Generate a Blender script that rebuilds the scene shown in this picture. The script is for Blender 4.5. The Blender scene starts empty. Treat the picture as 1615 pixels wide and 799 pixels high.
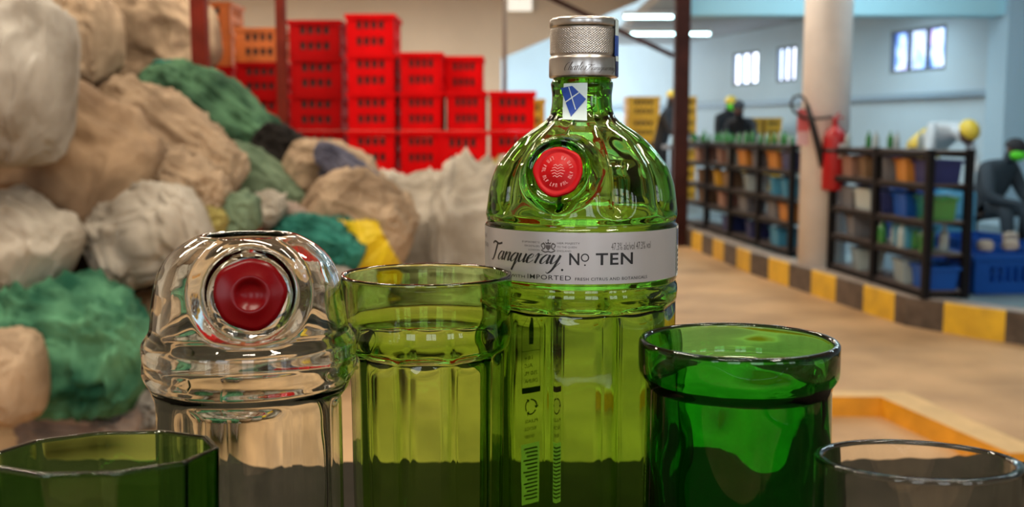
import bpy, bmesh, math, random
from mathutils import Vector, Matrix, Euler, noise
PI = math.pi; R = math.radians
scn = bpy.context.scene
col = scn.collection
# ---------------------------------------------------------------- camera
F = 1750.0; W, H = 1615.0, 799.0; HOR = 205.0
CAMZ = 1.25; TH = math.atan((H/2-HOR)/F)
cd = bpy.data.cameras.new('camera'); cam = bpy.data.objects.new('camera', cd); col.objects.link(cam)
cam.location = (0, 0, CAMZ); cam.rotation_euler = (PI/2-TH, 0, 0)
cd.sensor_width = 36; cd.lens = 36*F/W; cd.clip_start = .02; cd.clip_end = 200
cd.dof.use_dof = True; cd.dof.focus_distance = .50; cd.dof.aperture_fstop = 13.5
scn.camera = cam
# ---------------------------------------------------------------- render look
scn.view_settings.view_transform = 'Standard'; scn.view_settings.look = 'None'
scn.view_settings.gamma = 1; scn.view_settings.use_curve_mapping = False
scn.view_settings.exposure = -0.80
cy = scn.cycles
cy.max_bounces = 26; cy.transmission_bounces = 24; cy.glossy_bounces = 10; cy.diffuse_bounces = 4
cy.transparent_max_bounces = 16; cy.caustics_reflective = False; cy.caustics_refractive = True
cy.sample_clamp_indirect = 3; cy.blur_glossy = 0.3; cy.use_denoising = True
# ---------------------------------------------------------------- world
wd = bpy.data.worlds.new('sky'); scn.world = wd; wd.use_nodes = True
wn = wd.node_tree.nodes['Background']; wn.inputs[0].default_value = (.86, .93, 1, 1); wn.inputs[1].default_value = 7.5

def area(name, loc, sx, sy, power, colr, rot=(0, 0, 0)):
    l = bpy.data.lights.new(name, 'AREA'); l.shape = 'RECTANGLE'; l.size = sx; l.size_y = sy
    l.energy = power; l.color = colr
    o = bpy.data.objects.new(name, l); col.objects.link(o); o.location = loc; o.rotation_euler = rot
    return o
WARM = (1, .86, .68); COOL = (.72, .9, 1)
# tube lamps of both rooms, the far hall ones added (fixtures are built further down at the same spots)
HALL_LAMPS = [(-1.2, 1.2), (-2.6, 3.2), (-.6, 3.6), (-3.4, 6.2), (-.9, 6.6), (1.0, 2.2), (-2.2, 8.4), (1.0, 8.6), (-.4, -.9), (1.3, -.6), (-3.6, 12.5), (-.6, 13.0), (-3.8, 16.0), (-.8, 16.2)]  # last four put in to brighten the far back wall
BAY_LAMPS = [(3.4, 4.6), (4.0, 8.2), (3.6, 11.2), (2.6, 10.0), (3.0, 14.6), (2.4, 17.5), (4.2, 14.0)]

# ---------------------------------------------------------------- helpers
def rayd(px, py):
    u = (px-W/2)/F; v = (H/2-py)/F
    return Vector((u, math.cos(TH)+v*math.sin(TH), -math.sin(TH)+v*math.cos(TH)))
def P(px, py, D):
    d = rayd(px, py); t = D/d.y
    return Vector((d.x*t, D, CAMZ+d.z*t))
def S(py, D):            # metres per pixel at a row and depth
    return D/rayd(W/2, py).y/F

class MB:
    def __init__(s): s.v = []; s.f = []; s.m = []; s.sm = []
    def add(s, vs, fs, mi=0, smooth=False):
        n = len(s.v); s.v += [tuple(v) for v in vs]
        for f in fs: s.f.append([i+n for i in f]); s.m.append(mi); s.sm.append(smooth)
        return s
    def box(s, c, d, mi=0, M=None):
        x, y, z = [k/2 for k in d]; c = Vector(c)
        vs = [Vector(p) for p in ((-x,-y,-z),(x,-y,-z),(x,y,-z),(-x,y,-z),(-x,-y,z),(x,-y,z),(x,y,z),(-x,y,z))]
        if M: vs = [M @ v for v in vs]
        return s.add([c+v for v in vs], [(0,3,2,1),(4,5,6,7),(0,1,5,4),(1,2,6,5),(2,3,7,6),(3,0,4,7)], mi)
    def bar(s, a, b, w, h, mi=0):
        a = Vector(a); b = Vector(b); d = b-a; L = d.length
        q = d.to_track_quat('Z', 'Y').to_matrix()
        return s.box((a+b)/2, (w, h, L), mi, q)
    def tube(s, pts, r, n=12, mi=0, caps=True):
        pts = [Vector(p) for p in pts]; k = len(pts)
        rr = r if isinstance(r, (list, tuple)) else [r]*k
        vs = []; up = None
        for i, p in enumerate(pts):
            t = (pts[min(i+1, k-1)]-pts[max(i-1, 0)]).normalized()
            if up is None: up = t.orthogonal().normalized()
            up = (up - t*up.dot(t)).normalized(); sd = t.cross(up)
            for j in range(n):
                a = 2*PI*j/n; vs.append(p+(up*math.cos(a)+sd*math.sin(a))*rr[i])
        fs = [(i*n+j, i*n+(j+1)%n, (i+1)*n+(j+1)%n, (i+1)*n+j) for i in range(k-1) for j in range(n)]
        if caps: fs += [tuple(range(n-1, -1, -1)), tuple((k-1)*n+j for j in range(n))]
        return s.add(vs, fs, mi, True)
    def lathe(s, prof, n=48, mi=0, fn=None, c=(0, 0, 0), smooth=True):
        c = Vector(c); k = len(prof); vs = []
        for i, (r, z) in enumerate(prof):
            for j in range(n):
                a = 2*PI*j/n; q = r
                if fn: q = fn(a, r, z, i)
                vs.append(c+Vector((q*math.sin(a), -q*math.cos(a), z)))
        fs = [(i*n+j, i*n+(j+1)%n, (i+1)*n+(j+1)%n, (i+1)*n+j) for i in range(k-1) for j in range(n)]
        if prof[0][0] > 1e-6: fs.append(tuple(range(n-1, -1, -1)))
        if prof[-1][0] > 1e-6: fs.append(tuple((k-1)*n+j for j in range(n)))
        return s.add(vs, fs, mi, smooth)
    def build(s, name, mats, parent=None, loc=None, merge=0):
        me = bpy.data.meshes.new(name); me.from_pydata(s.v, [], s.f)
        if not isinstance(mats, (list, tuple)): mats = [mats]
        for m in mats: me.materials.append(m)
        me.polygons.foreach_set('material_index', s.m); me.polygons.foreach_set('use_smooth', s.sm)
        if merge:
            b = bmesh.new(); b.from_mesh(me); bmesh.ops.remove_doubles(b, verts=b.verts, dist=merge)
            bmesh.ops.recalc_face_normals(b, faces=b.faces); b.to_mesh(me); b.free()
        me.update()
        o = bpy.data.objects.new(name, me); col.objects.link(o)
        if parent: o.parent = parent
        if loc is not None: o.location = loc
        return o
def tag(o, label=None, cat=None, group=None, kind=None):
    if label: o['label'] = label
    if cat: o['category'] = cat
    if group: o['group'] = group
    if kind: o['kind'] = kind
    return o
def thing(name, label, cat, loc=(0, 0, 0), rz=0, group=None):
    o = bpy.data.objects.new(name, None); col.objects.link(o); o.empty_display_size = .05
    o.location = loc; o.rotation_euler = (0, 0, rz)
    return tag(o, label, cat, group)
def dup(root, loc=None, rz=None, label=None, group=None):
    c = root.copy(); col.objects.link(c)
    if loc is not None: c.location = loc
    if rz is not None: c.rotation_euler = (0, 0, rz)
    if label: c['label'] = label
    if group: c['group'] = group
    for ch in list(root.children):
        d = ch.copy(); col.objects.link(d); d.parent = c
    return c
def bevel(o, w, n=2):
    m = o.modifiers.new('bevel', 'BEVEL'); m.width = w; m.segments = n; m.limit_method = 'ANGLE'; m.angle_limit = R(40)
    return o
def sst(a, b, x):
    t = max(0, min(1, (x-a)/(b-a))) if a != b else float(x > a)
    return t*t*(3-2*t)
def resample(pts, step):       # centripetal-ish smooth curve through (r,z) points
    out = []
    n = len(pts)
    for i in range(n-1):
        p0 = Vector(pts[max(i-1, 0)]); p1 = Vector(pts[i]); p2 = Vector(pts[i+1]); p3 = Vector(pts[min(i+2, n-1)])
        L = (p2-p1).length; k = max(1, int(L/step))
        m1 = (p2-p0)*.5; m2 = (p3-p1)*.5
        l0 = (p1-p0).length; l3 = (p3-p2).length
        if m1.length > 0: m1 = m1.normalized()*min(L, max(l0, 1e-6)*1.5 if i > 0 else L)*.9
        if m2.length > 0: m2 = m2.normalized()*min(L, max(l3, 1e-6)*1.5 if i < n-2 else L)*.9
        for j in range(k):
            t = j/k; t2 = t*t; t3 = t2*t
            q = p1*(2*t3-3*t2+1)+m1*(t3-2*t2+t)+p2*(-2*t3+3*t2)+m2*(t3-t2)
            out.append((max(q.x, 0), q.y))
    out.append(tuple(pts[-1]))
    return out

# ---------------------------------------------------------------- materials
def mat(name, c, rough=.6, metal=0, spec=None, noise_s=None, noise_amt=.25, bump=0, bump_s=40, c2=None, coat=0):
    m = bpy.data.materials.new(name); m.use_nodes = True
    nt = m.node_tree; b = nt.nodes['Principled BSDF']
    b.inputs['Base Color'].default_value = (*c, 1); b.inputs['Roughness'].default_value = rough
    b.inputs['Metallic'].default_value = metal; b.inputs['Coat Weight'].default_value = coat
    if spec is not None: b.inputs['Specular IOR Level'].default_value = spec
    if noise_s or bump:
        tc = nt.nodes.new('ShaderNodeTexCoord')
    if noise_s:
        n = nt.nodes.new('ShaderNodeTexNoise'); n.inputs['Scale'].default_value = noise_s; n.inputs['Detail'].default_value = 6
        nt.links.new(tc.outputs['Object'], n.inputs['Vector'])
        r = nt.nodes.new('ShaderNodeValToRGB'); nt.links.new(n.outputs['Fac'], r.inputs['Fac'])
        d = c2 or tuple(k*(1-noise_amt) for k in c)
        r.color_ramp.elements[0].position = .35; r.color_ramp.elements[0].color = (*d, 1)
        r.color_ramp.elements[1].position = .65; r.color_ramp.elements[1].color = (*c, 1)
        nt.links.new(r.outputs['Color'], b.inputs['Base Color'])
    if bump:
        n = nt.nodes.new('ShaderNodeTexNoise'); n.inputs['Scale'].default_value = bump_s; n.inputs['Detail'].default_value = 5
        nt.links.new(tc.outputs['Object'], n.inputs['Vector'])
        bp = nt.nodes.new('ShaderNodeBump'); bp.inputs['Strength'].default_value = bump; bp.inputs['Distance'].default_value = .02
        nt.links.new(n.outputs['Fac'], bp.inputs['Height']); nt.links.new(bp.outputs['Normal'], b.inputs['Normal'])
    return m
def emis(name, c, s):
    m = bpy.data.materials.new(name); m.use_nodes = True; nt = m.node_tree
    b = nt.nodes['Principled BSDF']; b.inputs['Base Color'].default_value = (.8, .8, .8, 1)
    b.inputs['Emission Color'].default_value = (*c, 1); b.inputs['Emission Strength'].default_value = s
    return m
def glass(name, ab, wave=.0):     # ab: absorption per metre for r, g, b
    m = bpy.data.materials.new(name); m.use_nodes = True; nt = m.node_tree
    b = nt.nodes['Principled BSDF']; out = nt.nodes['Material Output']
    b.inputs['Base Color'].default_value = (1, 1, 1, 1); b.inputs['Roughness'].default_value = 0
    b.inputs['IOR'].default_value = 1.5; b.inputs['Transmission Weight'].default_value = 1
    d = max(ab)
    if d > 0:
        v = nt.nodes.new('ShaderNodeVolumeAbsorption'); v.inputs['Density'].default_value = d
        v.inputs['Color'].default_value = (*[1-k/d for k in ab], 1)
        nt.links.new(v.outputs[0], out.inputs['Volume'])
    if wave:
        tc = nt.nodes.new('ShaderNodeTexCoord'); mp = nt.nodes.new('ShaderNodeMapping'); mp.inputs['Scale'].default_value = (1, 1, .35)
        n = nt.nodes.new('ShaderNodeTexNoise'); n.inputs['Scale'].default_value = 60; n.inputs['Detail'].default_value = 1.5
        nt.links.new(tc.outputs['Object'], mp.inputs[0]); nt.links.new(mp.outputs[0], n.inputs['Vector'])
        bp = nt.nodes.new('ShaderNodeBump'); bp.inputs['Strength'].default_value = wave; bp.inputs['Distance'].default_value = .002
        nt.links.new(n.outputs['Fac'], bp.inputs['Height']); nt.links.new(bp.outputs['Normal'], b.inputs['Normal'])
    return m
G_BOTTLE = glass('green_bottle_glass', (200, 84, 420), .12)
G_CUP = glass('olive_green_glass', (225, 95, 500), .12)
G_LOW = glass('mid_green_glass', (250, 62, 450), .12)
G_DARK = glass('emerald_glass', (420, 78, 420), .22)
G_CLEAR = glass('clear_glass', (9, 6, 10), .14)
M_SILVER = mat('brushed_silver', (.62, .60, .58), .28, 1, noise_s=30, noise_amt=.12)
M_LABEL = mat('silver_label', (.56, .54, .55), .36, .55)
M_INK = mat('black_ink', (.012, .012, .014), .4)
M_GREYINK = mat('grey_ink', (.10, .09, .09), .4)
M_ENG = mat('engraving', (.12, .10, .09), .5, .6)
M_RED = mat('red_wax', (.55, .003, .007), .4, spec=.25)
M_DRED = mat('dark_red_wax', (.17, .001, .003), .25, spec=.25)
M_PINK = mat('pink_relief', (.85, .38, .38), .4)
M_BLUE = mat('stamp_blue', (.015, .07, .42), .4)
M_DBLUE = mat('stamp_dark_blue', (.02, .03, .14), .4)
M_PAPER = mat('stamp_paper', (.62, .78, .82), .5)
M_WHITE = mat('white_paper', (.8, .82, .8), .55)

# ================================================================ SETTING
def poly(name, pts, m, **k):
    o = MB().add(pts, [tuple(range(len(pts)))]).build(name, m); return tag(o, kind='structure', **k)
def slab(name, c, d, m):
    return tag(MB().box(c, d).build(name, m), kind='structure')
M_FLOOR = mat('tan_screed', (.62, .40, .21), .6, spec=.25, noise_s=1.3, c2=(.36, .23, .12), bump=.2, bump_s=14)
M_PLAT = mat('bay_floor', (.16, .24, .27), .5, noise_s=2, c2=(.08, .13, .16))
M_BEIGE = mat('beige_wall', (.80, .75, .67), .8, noise_s=.7, noise_amt=.14)
M_BLUEW = mat('pale_blue_wall', (.47, .60, .67), .8, noise_s=.5, noise_amt=.12)
M_GREYC = mat('grey_ceiling', (.34, .36, .37), .8)
M_ROOF = mat('roof_sheet', (.56, .50, .42), .7)
M_RUST = mat('rust_steel', (.06, .016, .011), .6, spec=.15, noise_s=6, noise_amt=.4)
M_REDST = mat('red_steel', (.20, .02, .009), .6, spec=.15, noise_s=6, noise_amt=.4)
M_BLACK = mat('black_steel', (.008, .008, .010), .6, spec=.15)
slab('floor', (-3, 9, -.1), (22, 27, .2), M_FLOOR)
KL = [(1.62, 15.5), (1.90, 11.95), (2.10, 9.6), (2.25, 8.71), (2.39, 7.84), (2.53, 7.05), (2.80, 6.62), (3.35, 6.0), (4.3, 5.2)]
KH = .19
pl = [(x+.12, y, KH) for x, y in KL]+[(8, 5.2, KH), (8, 22.4, KH), (1.2, 22.4, KH), (1.2, 15.5, KH)]
pm = MB(); n = len(pl); pm.add(pl+[(x, y, .001) for x, y, z in pl], [tuple(range(n))]+[(i, (i+1) % n, n+(i+1) % n, n+i) for i in range(n)])
tag(pm.build('floor', M_PLAT, merge=1e-6), kind='structure')
# painted kerb, blocks of yellow and black paint
M_YEL = mat('yellow_paint', (.80, .50, .03), .5, noise_s=7, c2=(.60, .36, .03))
M_BLKP = mat('black_paint', (.06, .045, .035), .55, noise_s=9, c2=(.12, .09, .07))
M_KTOP = mat('kerb_concrete', (.42, .37, .33), .7, noise_s=5, noise_amt=.3)
kb = MB(); acc = 0; phase = .05
pts = []
for i in range(len(KL)-1):
    a = Vector(KL[i]); b = Vector(KL[i+1]); L = (b-a).length; k = max(1, int(L/.02))
    for j in range(k): pts.append(a.lerp(b, j/k))
pts.append(Vector(KL[-1]))
ln = 0; rows = []
for i, p in enumerate(pts):
    if i: ln += (p-pts[i-1]).length
    t = (pts[min(i+1, len(pts)-1)]-pts[max(i-1, 0)]).normalized(); nr = Vector((-t.y, t.x))
    if nr.x > 0: pass
    else: nr = -nr
    rows.append((p, nr, ln))
for i in range(len(rows)-1):
    (p, nr, l), (q, nq, l2) = rows[i], rows[i+1]
    c = 0 if int((l+phase)/.42) % 2 else 1
    vs = [(p.x, p.y, 0), (q.x, q.y, 0), (q.x, q.y, KH-.01), (p.x, p.y, KH-.01),
          (p.x+nr.x*.01, p.y+nr.y*.01, KH), (q.x+nq.x*.01, q.y+nq.y*.01, KH),
          (q.x+nq.x*.15, q.y+nq.y*.15, KH+.002), (p.x+nr.x*.15, p.y+nr.y*.15, KH+.002)]
    kb.add(vs, [(0, 1, 2, 3), (3, 2, 5, 4)], c); kb.add(vs, [(4, 5, 6, 7)], 2)
tag(kb.build('trim_1', [M_YEL, M_BLKP, M_KTOP]), kind='structure')
# walls
def wallx(D): return 9.48-.29*D
def walls_right():
    holes = [(12.05, 13.0), (14.03, 15.14), (17.45, 18.05), (18.6, 19.5)]
    mb = MB(); ztop, z0, z1 = 4.6, 2.0, 2.57
    ys = [3.0]+[y for h in holes for y in h]+[27.0]
    def q(ya, yb, za, zb):
        for off in (0,):
            a = (wallx(ya), ya); b = (wallx(yb), yb); nx, ny = .96*.15, .28*.15
            vs = [(a[0], a[1], za), (b[0], b[1], za), (b[0], b[1], zb), (a[0], a[1], zb)]
            vs += [(x+nx, y+ny, z) for x, y, z in vs]
            mb.add(vs, [(0, 1, 2, 3), (7, 6, 5, 4), (0, 4, 5, 1), (3, 2, 6, 7), (1, 5, 6, 2), (0, 3, 7, 4)])
    q(3, 27, 0, z0); q(3, 27, z1, ztop)
    for i in range(0, len(ys)-1, 2): q(ys[i], ys[i+1], z0, z1)
    tag(mb.build('wall_right', M_BLUEW), kind='structure')
    M_FR = mat('window_frame', (.12, .16, .2), .5)
    for k, (ya, yb) in enumerate(holes):
        m = bpy.data.materials.new('daylit_pane'); m.use_nodes = True; nt = m.node_tree; b = nt.nodes['Principled BSDF']
        b.inputs['Base Color'].default_value = (.3, .4, .5, 1)
        tc = nt.nodes.new('ShaderNodeTexCoord'); mp = nt.nodes.new('ShaderNodeMapping'); mp.inputs['Scale'].default_value = (6, 6, 1.6)
        mp.inputs['Location'].default_value = (k*3.1, 0, 0)
        ns = nt.nodes.new('ShaderNodeTexNoise'); ns.inputs['Scale'].default_value = 1.5; ns.inputs['Detail'].default_value = 1
        r = nt.nodes.new('ShaderNodeValToRGB'); e = r.color_ramp.elements
        e[0].position = .32; e[0].color = (.03, .08, .35, 1); e[1].position = .72; e[1].color = (.75, .95, .75, 1)
        for pp, cc in ((.42, (.25, .45, .95)), (.5, (.75, .85, 1)), (.57, (.12, .22, .6)), (.63, (.8, .5, .95))):
            x = e.new(pp); x.color = (*cc, 1)
        if k > 1:
            e[0].color = (.3, .55, .9, 1)
            for x in e: x.color = tuple(.5+.5*c for c in x.color)
        nt.links.new(tc.outputs['Object'], mp.inputs[0]); nt.links.new(mp.outputs[0], ns.inputs['Vector'])
        nt.links.new(ns.outputs['Fac'], r.inputs['Fac']); nt.links.new(r.outputs['Color'], b.inputs['Emission Color'])
        b.inputs['Emission Strength'].default_value = 3.6 if k < 2 else 7
        root = thing('window_%d' % (k+1), None, None, (wallx(ya), ya, z0)); tag(root, kind='structure')
        d = Vector((wallx(yb)-wallx(ya), yb-ya, 0)); L = d.length; root.rotation_euler = (0, 0, math.atan2(d.y, d.x))
        f = MB(); hh = z1-z0
        for za in (.02, hh-.02): f.box((L/2, -.03, za), (L, .06, .04))
        for xx in (.02, L*.34, L*.67, L-.02): f.box((xx, -.03, hh/2), (.035, .06, hh-.04))
        f.build('window_frame', M_FR, root)
        MB().box((L/2, -.07, hh/2), (L-.02, .012, hh-.02)).build('pane', m, root)
walls_right()
slab('wall_left', (-6.2, 9, 2.3), (.2, 27, 4.6), M_BEIGE)
# beige gable wall over the left hall, cut off along the sloping roof edge
gl = [P(790, 92, 19), P(1010, 0, 19)]
wb = MB(); g = [(-6.1, 19, 0), (gl[0].x, 19, 0), tuple(gl[0]), tuple(gl[1]), (gl[1].x, 19, 4.6), (-6.1, 19, 4.6)]
wb.add(g+[(x, y+.15, z) for x, y, z in g], [(0, 1, 2, 3, 4, 5), (11, 10, 9, 8, 7, 6)]+[(i, (i+1) % 6+0, 6+(i+1) % 6, 6+i) for i in range(6)])
tag(wb.build('wall_back', M_BEIGE), kind='structure')
slab('wall_back', (2.6, 27.2, 2.3), (9, .2, 4.6), M_BLUEW)
slab('wall_right', (8.15, -.2, 2.3), (.15, 9.2, 4.6), M_BLUEW)
fw = MB(); xs = [-6.2]  # unseen wall behind the camera, dark with openings to shape the glass reflections
for c_ in (-3.9, -1.6, .9, 3.6, 6.0): xs += [c_-.62, c_+.62]
xs.append(8.1)
fw.box((.95, -4.6, .55), (14.3, .15, 1.1)); fw.box((.95, -4.6, 3.75), (14.3, .15, 1.7))
for i in range(0, len(xs), 2): fw.box(((xs[i]+xs[i+1])/2, -4.6, 2.0), (xs[i+1]-xs[i], .15, 1.8))
for c_ in (-3.9, -1.6, .9, 3.6, 6.0): fw.box((c_, -4.6, 2.0), (.05, .06, 1.8)); fw.box((c_, -4.6, 2.2), (1.24, .06, .05))
tag(fw.build('wall_front', mat('dark_unseen_wall', (.30, .27, .22), .8)), kind='structure')
slab('ceiling', (1.3, 10.9, 4.66), (16, 33, .12), M_ROOF)
# lower bay ceiling and its deep front beam
bx0 = P(1078, 0, 12.4).x
bc = MB(); a = [(bx0, 12.55), (wallx(12.55), 12.55), (wallx(22), 22), (bx0, 22)]
bc.add([(x, y, 2.9) for x, y in a]+[(x, y, 3.05) for x, y in a], [(0, 1, 2, 3), (7, 6, 5, 4), (0, 4, 5, 1), (1, 5, 6, 2), (2, 6, 7, 3), (3, 7, 4, 0)])
tag(bc.build('ceiling', M_GREYC), kind='structure')
slab('trim_2', ((bx0+5.75)/2, 12.5, 3.55), (5.75-bx0, .3, 2.1), mat('beam_blue', (.45, .82, .95), .7))
slab('trim_3', (5.62, 12.5, 1.8), (.46, .5, 3.3), mat('pilaster_blue', (.40, .58, .70), .8))
# blue grey pipe trunking along the bay wall
tk = MB()
for ya, yb in ((11.0, 26.5),):
    tk.bar((wallx(ya)-.05, ya, 1.69), (wallx(yb)-.05, yb, 1.69), .07, .07)
tag(tk.build('trim_4', mat('trunking', (.22, .33, .42), .5)), kind='structure')
# skylight piece at the top
sk = P(820, 8, 18.9)
w5 = thing('window_5', None, None, sk); tag(w5, kind='structure')
MB().box((0, 0, .1), (.44, .06, .44)).build('window_frame', M_BEIGE, w5)
MB().box((0, -.04, .1), (.40, .02, .40)).build('pane', emis('skylight', (1, .97, .85), 1.3), w5)
# column
cc = P(1298.5, 300, 8.75); CX, CY = cc.x, 8.75
cm = MB().lathe([(.183, 0), (.183, 4.4)], 64)
tag(cm.build('column', mat('cream_column', (.92, .90, .87), .6, noise_s=4, noise_amt=.1), loc=(CX, CY, KH)), kind='structure')

# steel posts
def post(name, px, D, w, m, label, h=4.6):
    x = P(px, 205, D).x
    t = thing(name, label, 'post', (x, D, 0))
    MB().box((0, 0, h/2), (w, w, h)).build('post_shaft', m, t)
    bevel(MB().box((0, 0, .01), (w*1.8, w*1.8, .02)).build('base_plate', m, t), .003)
    return t
t = post('steel_post', 1073.5, 12.1, .155, M_RUST, 'thick dark rust-brown steel post just right of the tall bottle')
b0 = P(1062, 88, 12.05)-Vector(t.location); b1 = P(862, -6, 12.05)-Vector(t.location)
b1 = b0+(b1-b0)*1.9
b1 = b0+(b1-b0)*min(1, (4.58-b0.z)/(b1.z-b0.z))
MB().bar(b0, b1, .05, .05).build('diagonal_brace', M_RUST, t)
post('steel_post', 320, 7.6, .10, M_REDST, 'red-brown steel post above the green sacks, nearer the left edge')
post('steel_post', 447, 9.0, .075, M_REDST, 'thin red-brown steel post in front of the leftmost tall red crates')
x = P(796, 100, 10.2).x
tag(MB().tube([(x, 10.2, 1.2), (x, 10.2, 4.6)], .02, 8).build('hanging_conduit', mat('conduit', (.35, .32, .28), .6)), 'thin grey vertical conduit hanging behind the right red crates', 'pipe')
tag(MB().tube([P(40, 40, 9.9)+Vector((0, 0, 1.0)), P(190, 55, 9.9), P(300, 0, 9.9), P(340, -160, 9.9)], .022, 8).build('sagging_cable', mat('cable', (.25, .13, .09), .6)), 'sagging brown cable strung across upper left corner', 'cable')

# yellow painted floor guard, lower right
yk = MB(); zk = .09
A = P(1150, 657, 1).copy()
def fl(px, py, z=0):
    d = rayd(px, py); t = (z-CAMZ)/d.z; return Vector((d.x*t, d.y*t, z))
c0 = fl(1100, 656); c1 = fl(1388, 657); c2 = fl(1505, 712); c2 = c1+(c2-c1)*1.6
outl = [c0, c1, c2]
d1 = Vector((0, .10, 0)); d2 = Vector((.14, .0, 0))
inner = [c0, c1, c2]; outer = [c0+d1, c1+d1+d2, c2+d2]
vs = [Vector((p.x, p.y, 0)) for p in inner]+[Vector((p.x, p.y, zk)) for p in inner]+[Vector((p.x, p.y, zk)) for p in outer]+[Vector((p.x, p.y, 0)) for p in outer]
fs = []; mi = []
yk.add(vs, [(0, 1, 4, 3), (1, 2, 5, 4)], 0); yk.add(vs, [(3, 4, 7, 6), (4, 5, 8, 7)], 1); yk.add(vs, [(6, 7, 10, 9), (7, 8, 11, 10), (0, 3, 6, 9), (2, 11, 8, 5)], 0)
o = yk.build('floor_kerb', [mat('orange_paint', (.80, .36, .02), .45, noise_s=8, noise_amt=.25), mat('beige_paint_top', (.74, .50, .22), .6, noise_s=6, noise_amt=.2)])  # kerb top is lighter and more beige than its sides
tag(o, 'low yellow-orange painted kerb corner on the tan floor behind the low clear glass', 'kerb')

# lamps
def fixture(i, x, y, z, warm, L, power, rz, label, group):
    t = thing('tube_light', label, 'ceiling light', (x, y, z), rz, group)
    MB().box((0, 0, .055), (L, .13, .05)).build('housing', mat('lamp_housing', (.8, .8, .8), .4), t)
    MB().tube([(-L/2+.03, 0, .012), (L/2-.03, 0, .012)], .02, 12).build('tube', emis('lit_tube', (1, .92, .8) if warm else (.6, .95, 1), 20), t)
    l = area('tube_light_glow', (0, 0, -.02), L, .16, power, WARM if warm else COOL); l.parent = t
for i, (x, y) in enumerate(HALL_LAMPS):
    fixture(i, x, y, 3.5, True, 1.5, 70 if y < 12 else 120, R(90 if i % 3 == 0 else 8), 'warm ceiling tube lamp over the hall, unseen, out of the picture', 'hall tube lamps')
for i, (x, y) in enumerate(BAY_LAMPS):
    z = 2.72 if y > 12.5 else 3.4
    fixture(i, x, y, z, False, 1.4, 40 if y > 12.5 else 46, 0, 'cool ceiling tube lamp lighting the bay', 'bay tube lamps')
p = P(1023, 28, 15.5); fixture(0, p.x, 15.5, p.z, False, .72, 8, 0, 'bright white ceiling tube to the right of the bottle cap', None)

# ================================================================ GLASSWARE
DT = .995       # table top height
M_TABLE = mat('dark_table', (.030, .026, .019), .95, spec=.05, noise_s=12, noise_amt=.4)
tb = thing('work_table', 'dark work table carrying the cut glasses and the bottle', 'table', (0, .42, 0))
bevel(MB().box((0, 0, DT-.02), (1.5, .84, .04)).build('tabletop', M_TABLE, tb), .004)
for sx in (-1, 1):
    for sy in (-1, 1): MB().box((sx*.7, sy*.37, (DT-.04)/2), (.05, .05, DT-.04)).build('leg', M_BLACK, tb)
MB().box((0, .37, DT-.09), (1.35, .025, .1)).build('apron', M_TABLE, tb)
MB().box((0, -.37, DT-.09), (1.35, .025, .1)).build('apron', M_TABLE, tb)

def prof_px(pts, D, cx):     # (py, half width px) -> (r, z)
    return [(hw*S(py, D), P(cx, py, D).z) for py, hw in pts]
def vessel(name, m, outer, inner, nseg, step, fo=None, fi=None, parent=None, tilt=0, post=None, loc=None):
    """closed glass wall: outer from base centre to rim, inner from rim to inner base centre"""
    po = resample(outer, step); pi = resample(inner, step)
    prof = po+pi; no = len(po)
    def fn(a, r, z, i):
        f = fo if i < no else fi
        return f(a, r, z) if f else r
    mb = MB().lathe(prof, nseg, fn=fn)
    c = loc; zt = max(z for r, z in prof)
    vs = []
    for k, v in enumerate(mb.v):
        v = Vector(v); row = k//nseg
        if post: v = post(v, row < no)
        if tilt: v.z += tilt*v.y*sst(zt-.05, zt, v.z)
        vs.append(v-Vector((0, 0, DT)))
    mb.v = [tuple(v) for v in vs]
    o = mb.build(name, m, parent, merge=1e-7)
    o.data.polygons.foreach_set('use_smooth', [True]*len(o.data.polygons))
    if not parent: o.location = (c[0], c[1], DT)
    return o
def panels(thr, zs, n=10, soft=.0018, k=1.0, cap=.994, lens=True, scoop=0):
    """flat facets below height zs, ridges at angle thr, each with a lens-shaped scoop at its top"""
    def f(a, r, z):
        p = 2*PI/n; m = (a-thr) % p-p/2
        sf = soft*(max(.12, math.cos(m/p*PI)) if lens else 1)
        w = max(0, min(1, (zs+sf-z)/(2*sf)))
        if w <= 0: return r
        ridge = min(math.cos(p/2)/math.cos(m), cap)
        sc_ = scoop*math.exp(-((zs-sf-z)/.0035)**2)*math.cos(m/p*PI)**1.2 if scoop and z < zs else 0
        return r*(1-w*(1-ridge*k)-w*sc_)
    return f
def spot(cx, D): return (P(cx, 205, D).x, D)

# ---- the tall bottle
BD = .55; BC = 917.5; BR = S(390, BD)*151
bloc = spot(BC, BD)
bottle = thing('gin_bottle', 'tall pale green fluted gin bottle with silver cap and red round seal', 'bottle', (bloc[0], bloc[1], DT))
bo = [(1010, 0), (1009, 100), (1012, 128), (1004, 140), (985, 145), (800, 148), (600, 149), (500, 150), (476, 150), (462, 150), (452, 151), (443, 150), (438, 147.5), (432, 150), (427, 151), (390, 151), (352, 151), (347, 147.5), (342, 148.5), (333, 151), (315, 150), (293, 147), (278, 143), (261, 136), (250, 128), (235, 116), (219, 100), (207, 84), (198, 70), (190, 59), (182, 52), (170, 48), (150, 47), (132, 49), (126, 46), (100, 40), (60, 40), (50, 38)]
bo_p = prof_px(bo, BD, BC)
bo_p = [(r, max(z, DT+.0002)) for r, z in bo_p]; bo_p[0] = (0, DT+.003); bo_p[1] = (bo_p[1][0], DT+.003); bo_p[2] = (bo_p[2][0], DT+.0002)
bi = [(50, 30), (60, 27), (120, 29), (150, 33), (172, 36), (185, 42), (196, 56), (210, 76), (224, 92), (240, 109), (258, 123), (280, 133), (310, 138.5), (345, 138), (440, 138), (470, 138), (800, 136), (980, 130), (992, 110), (996, 0)]
bi_p = prof_px(bi, BD, BC)
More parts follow.
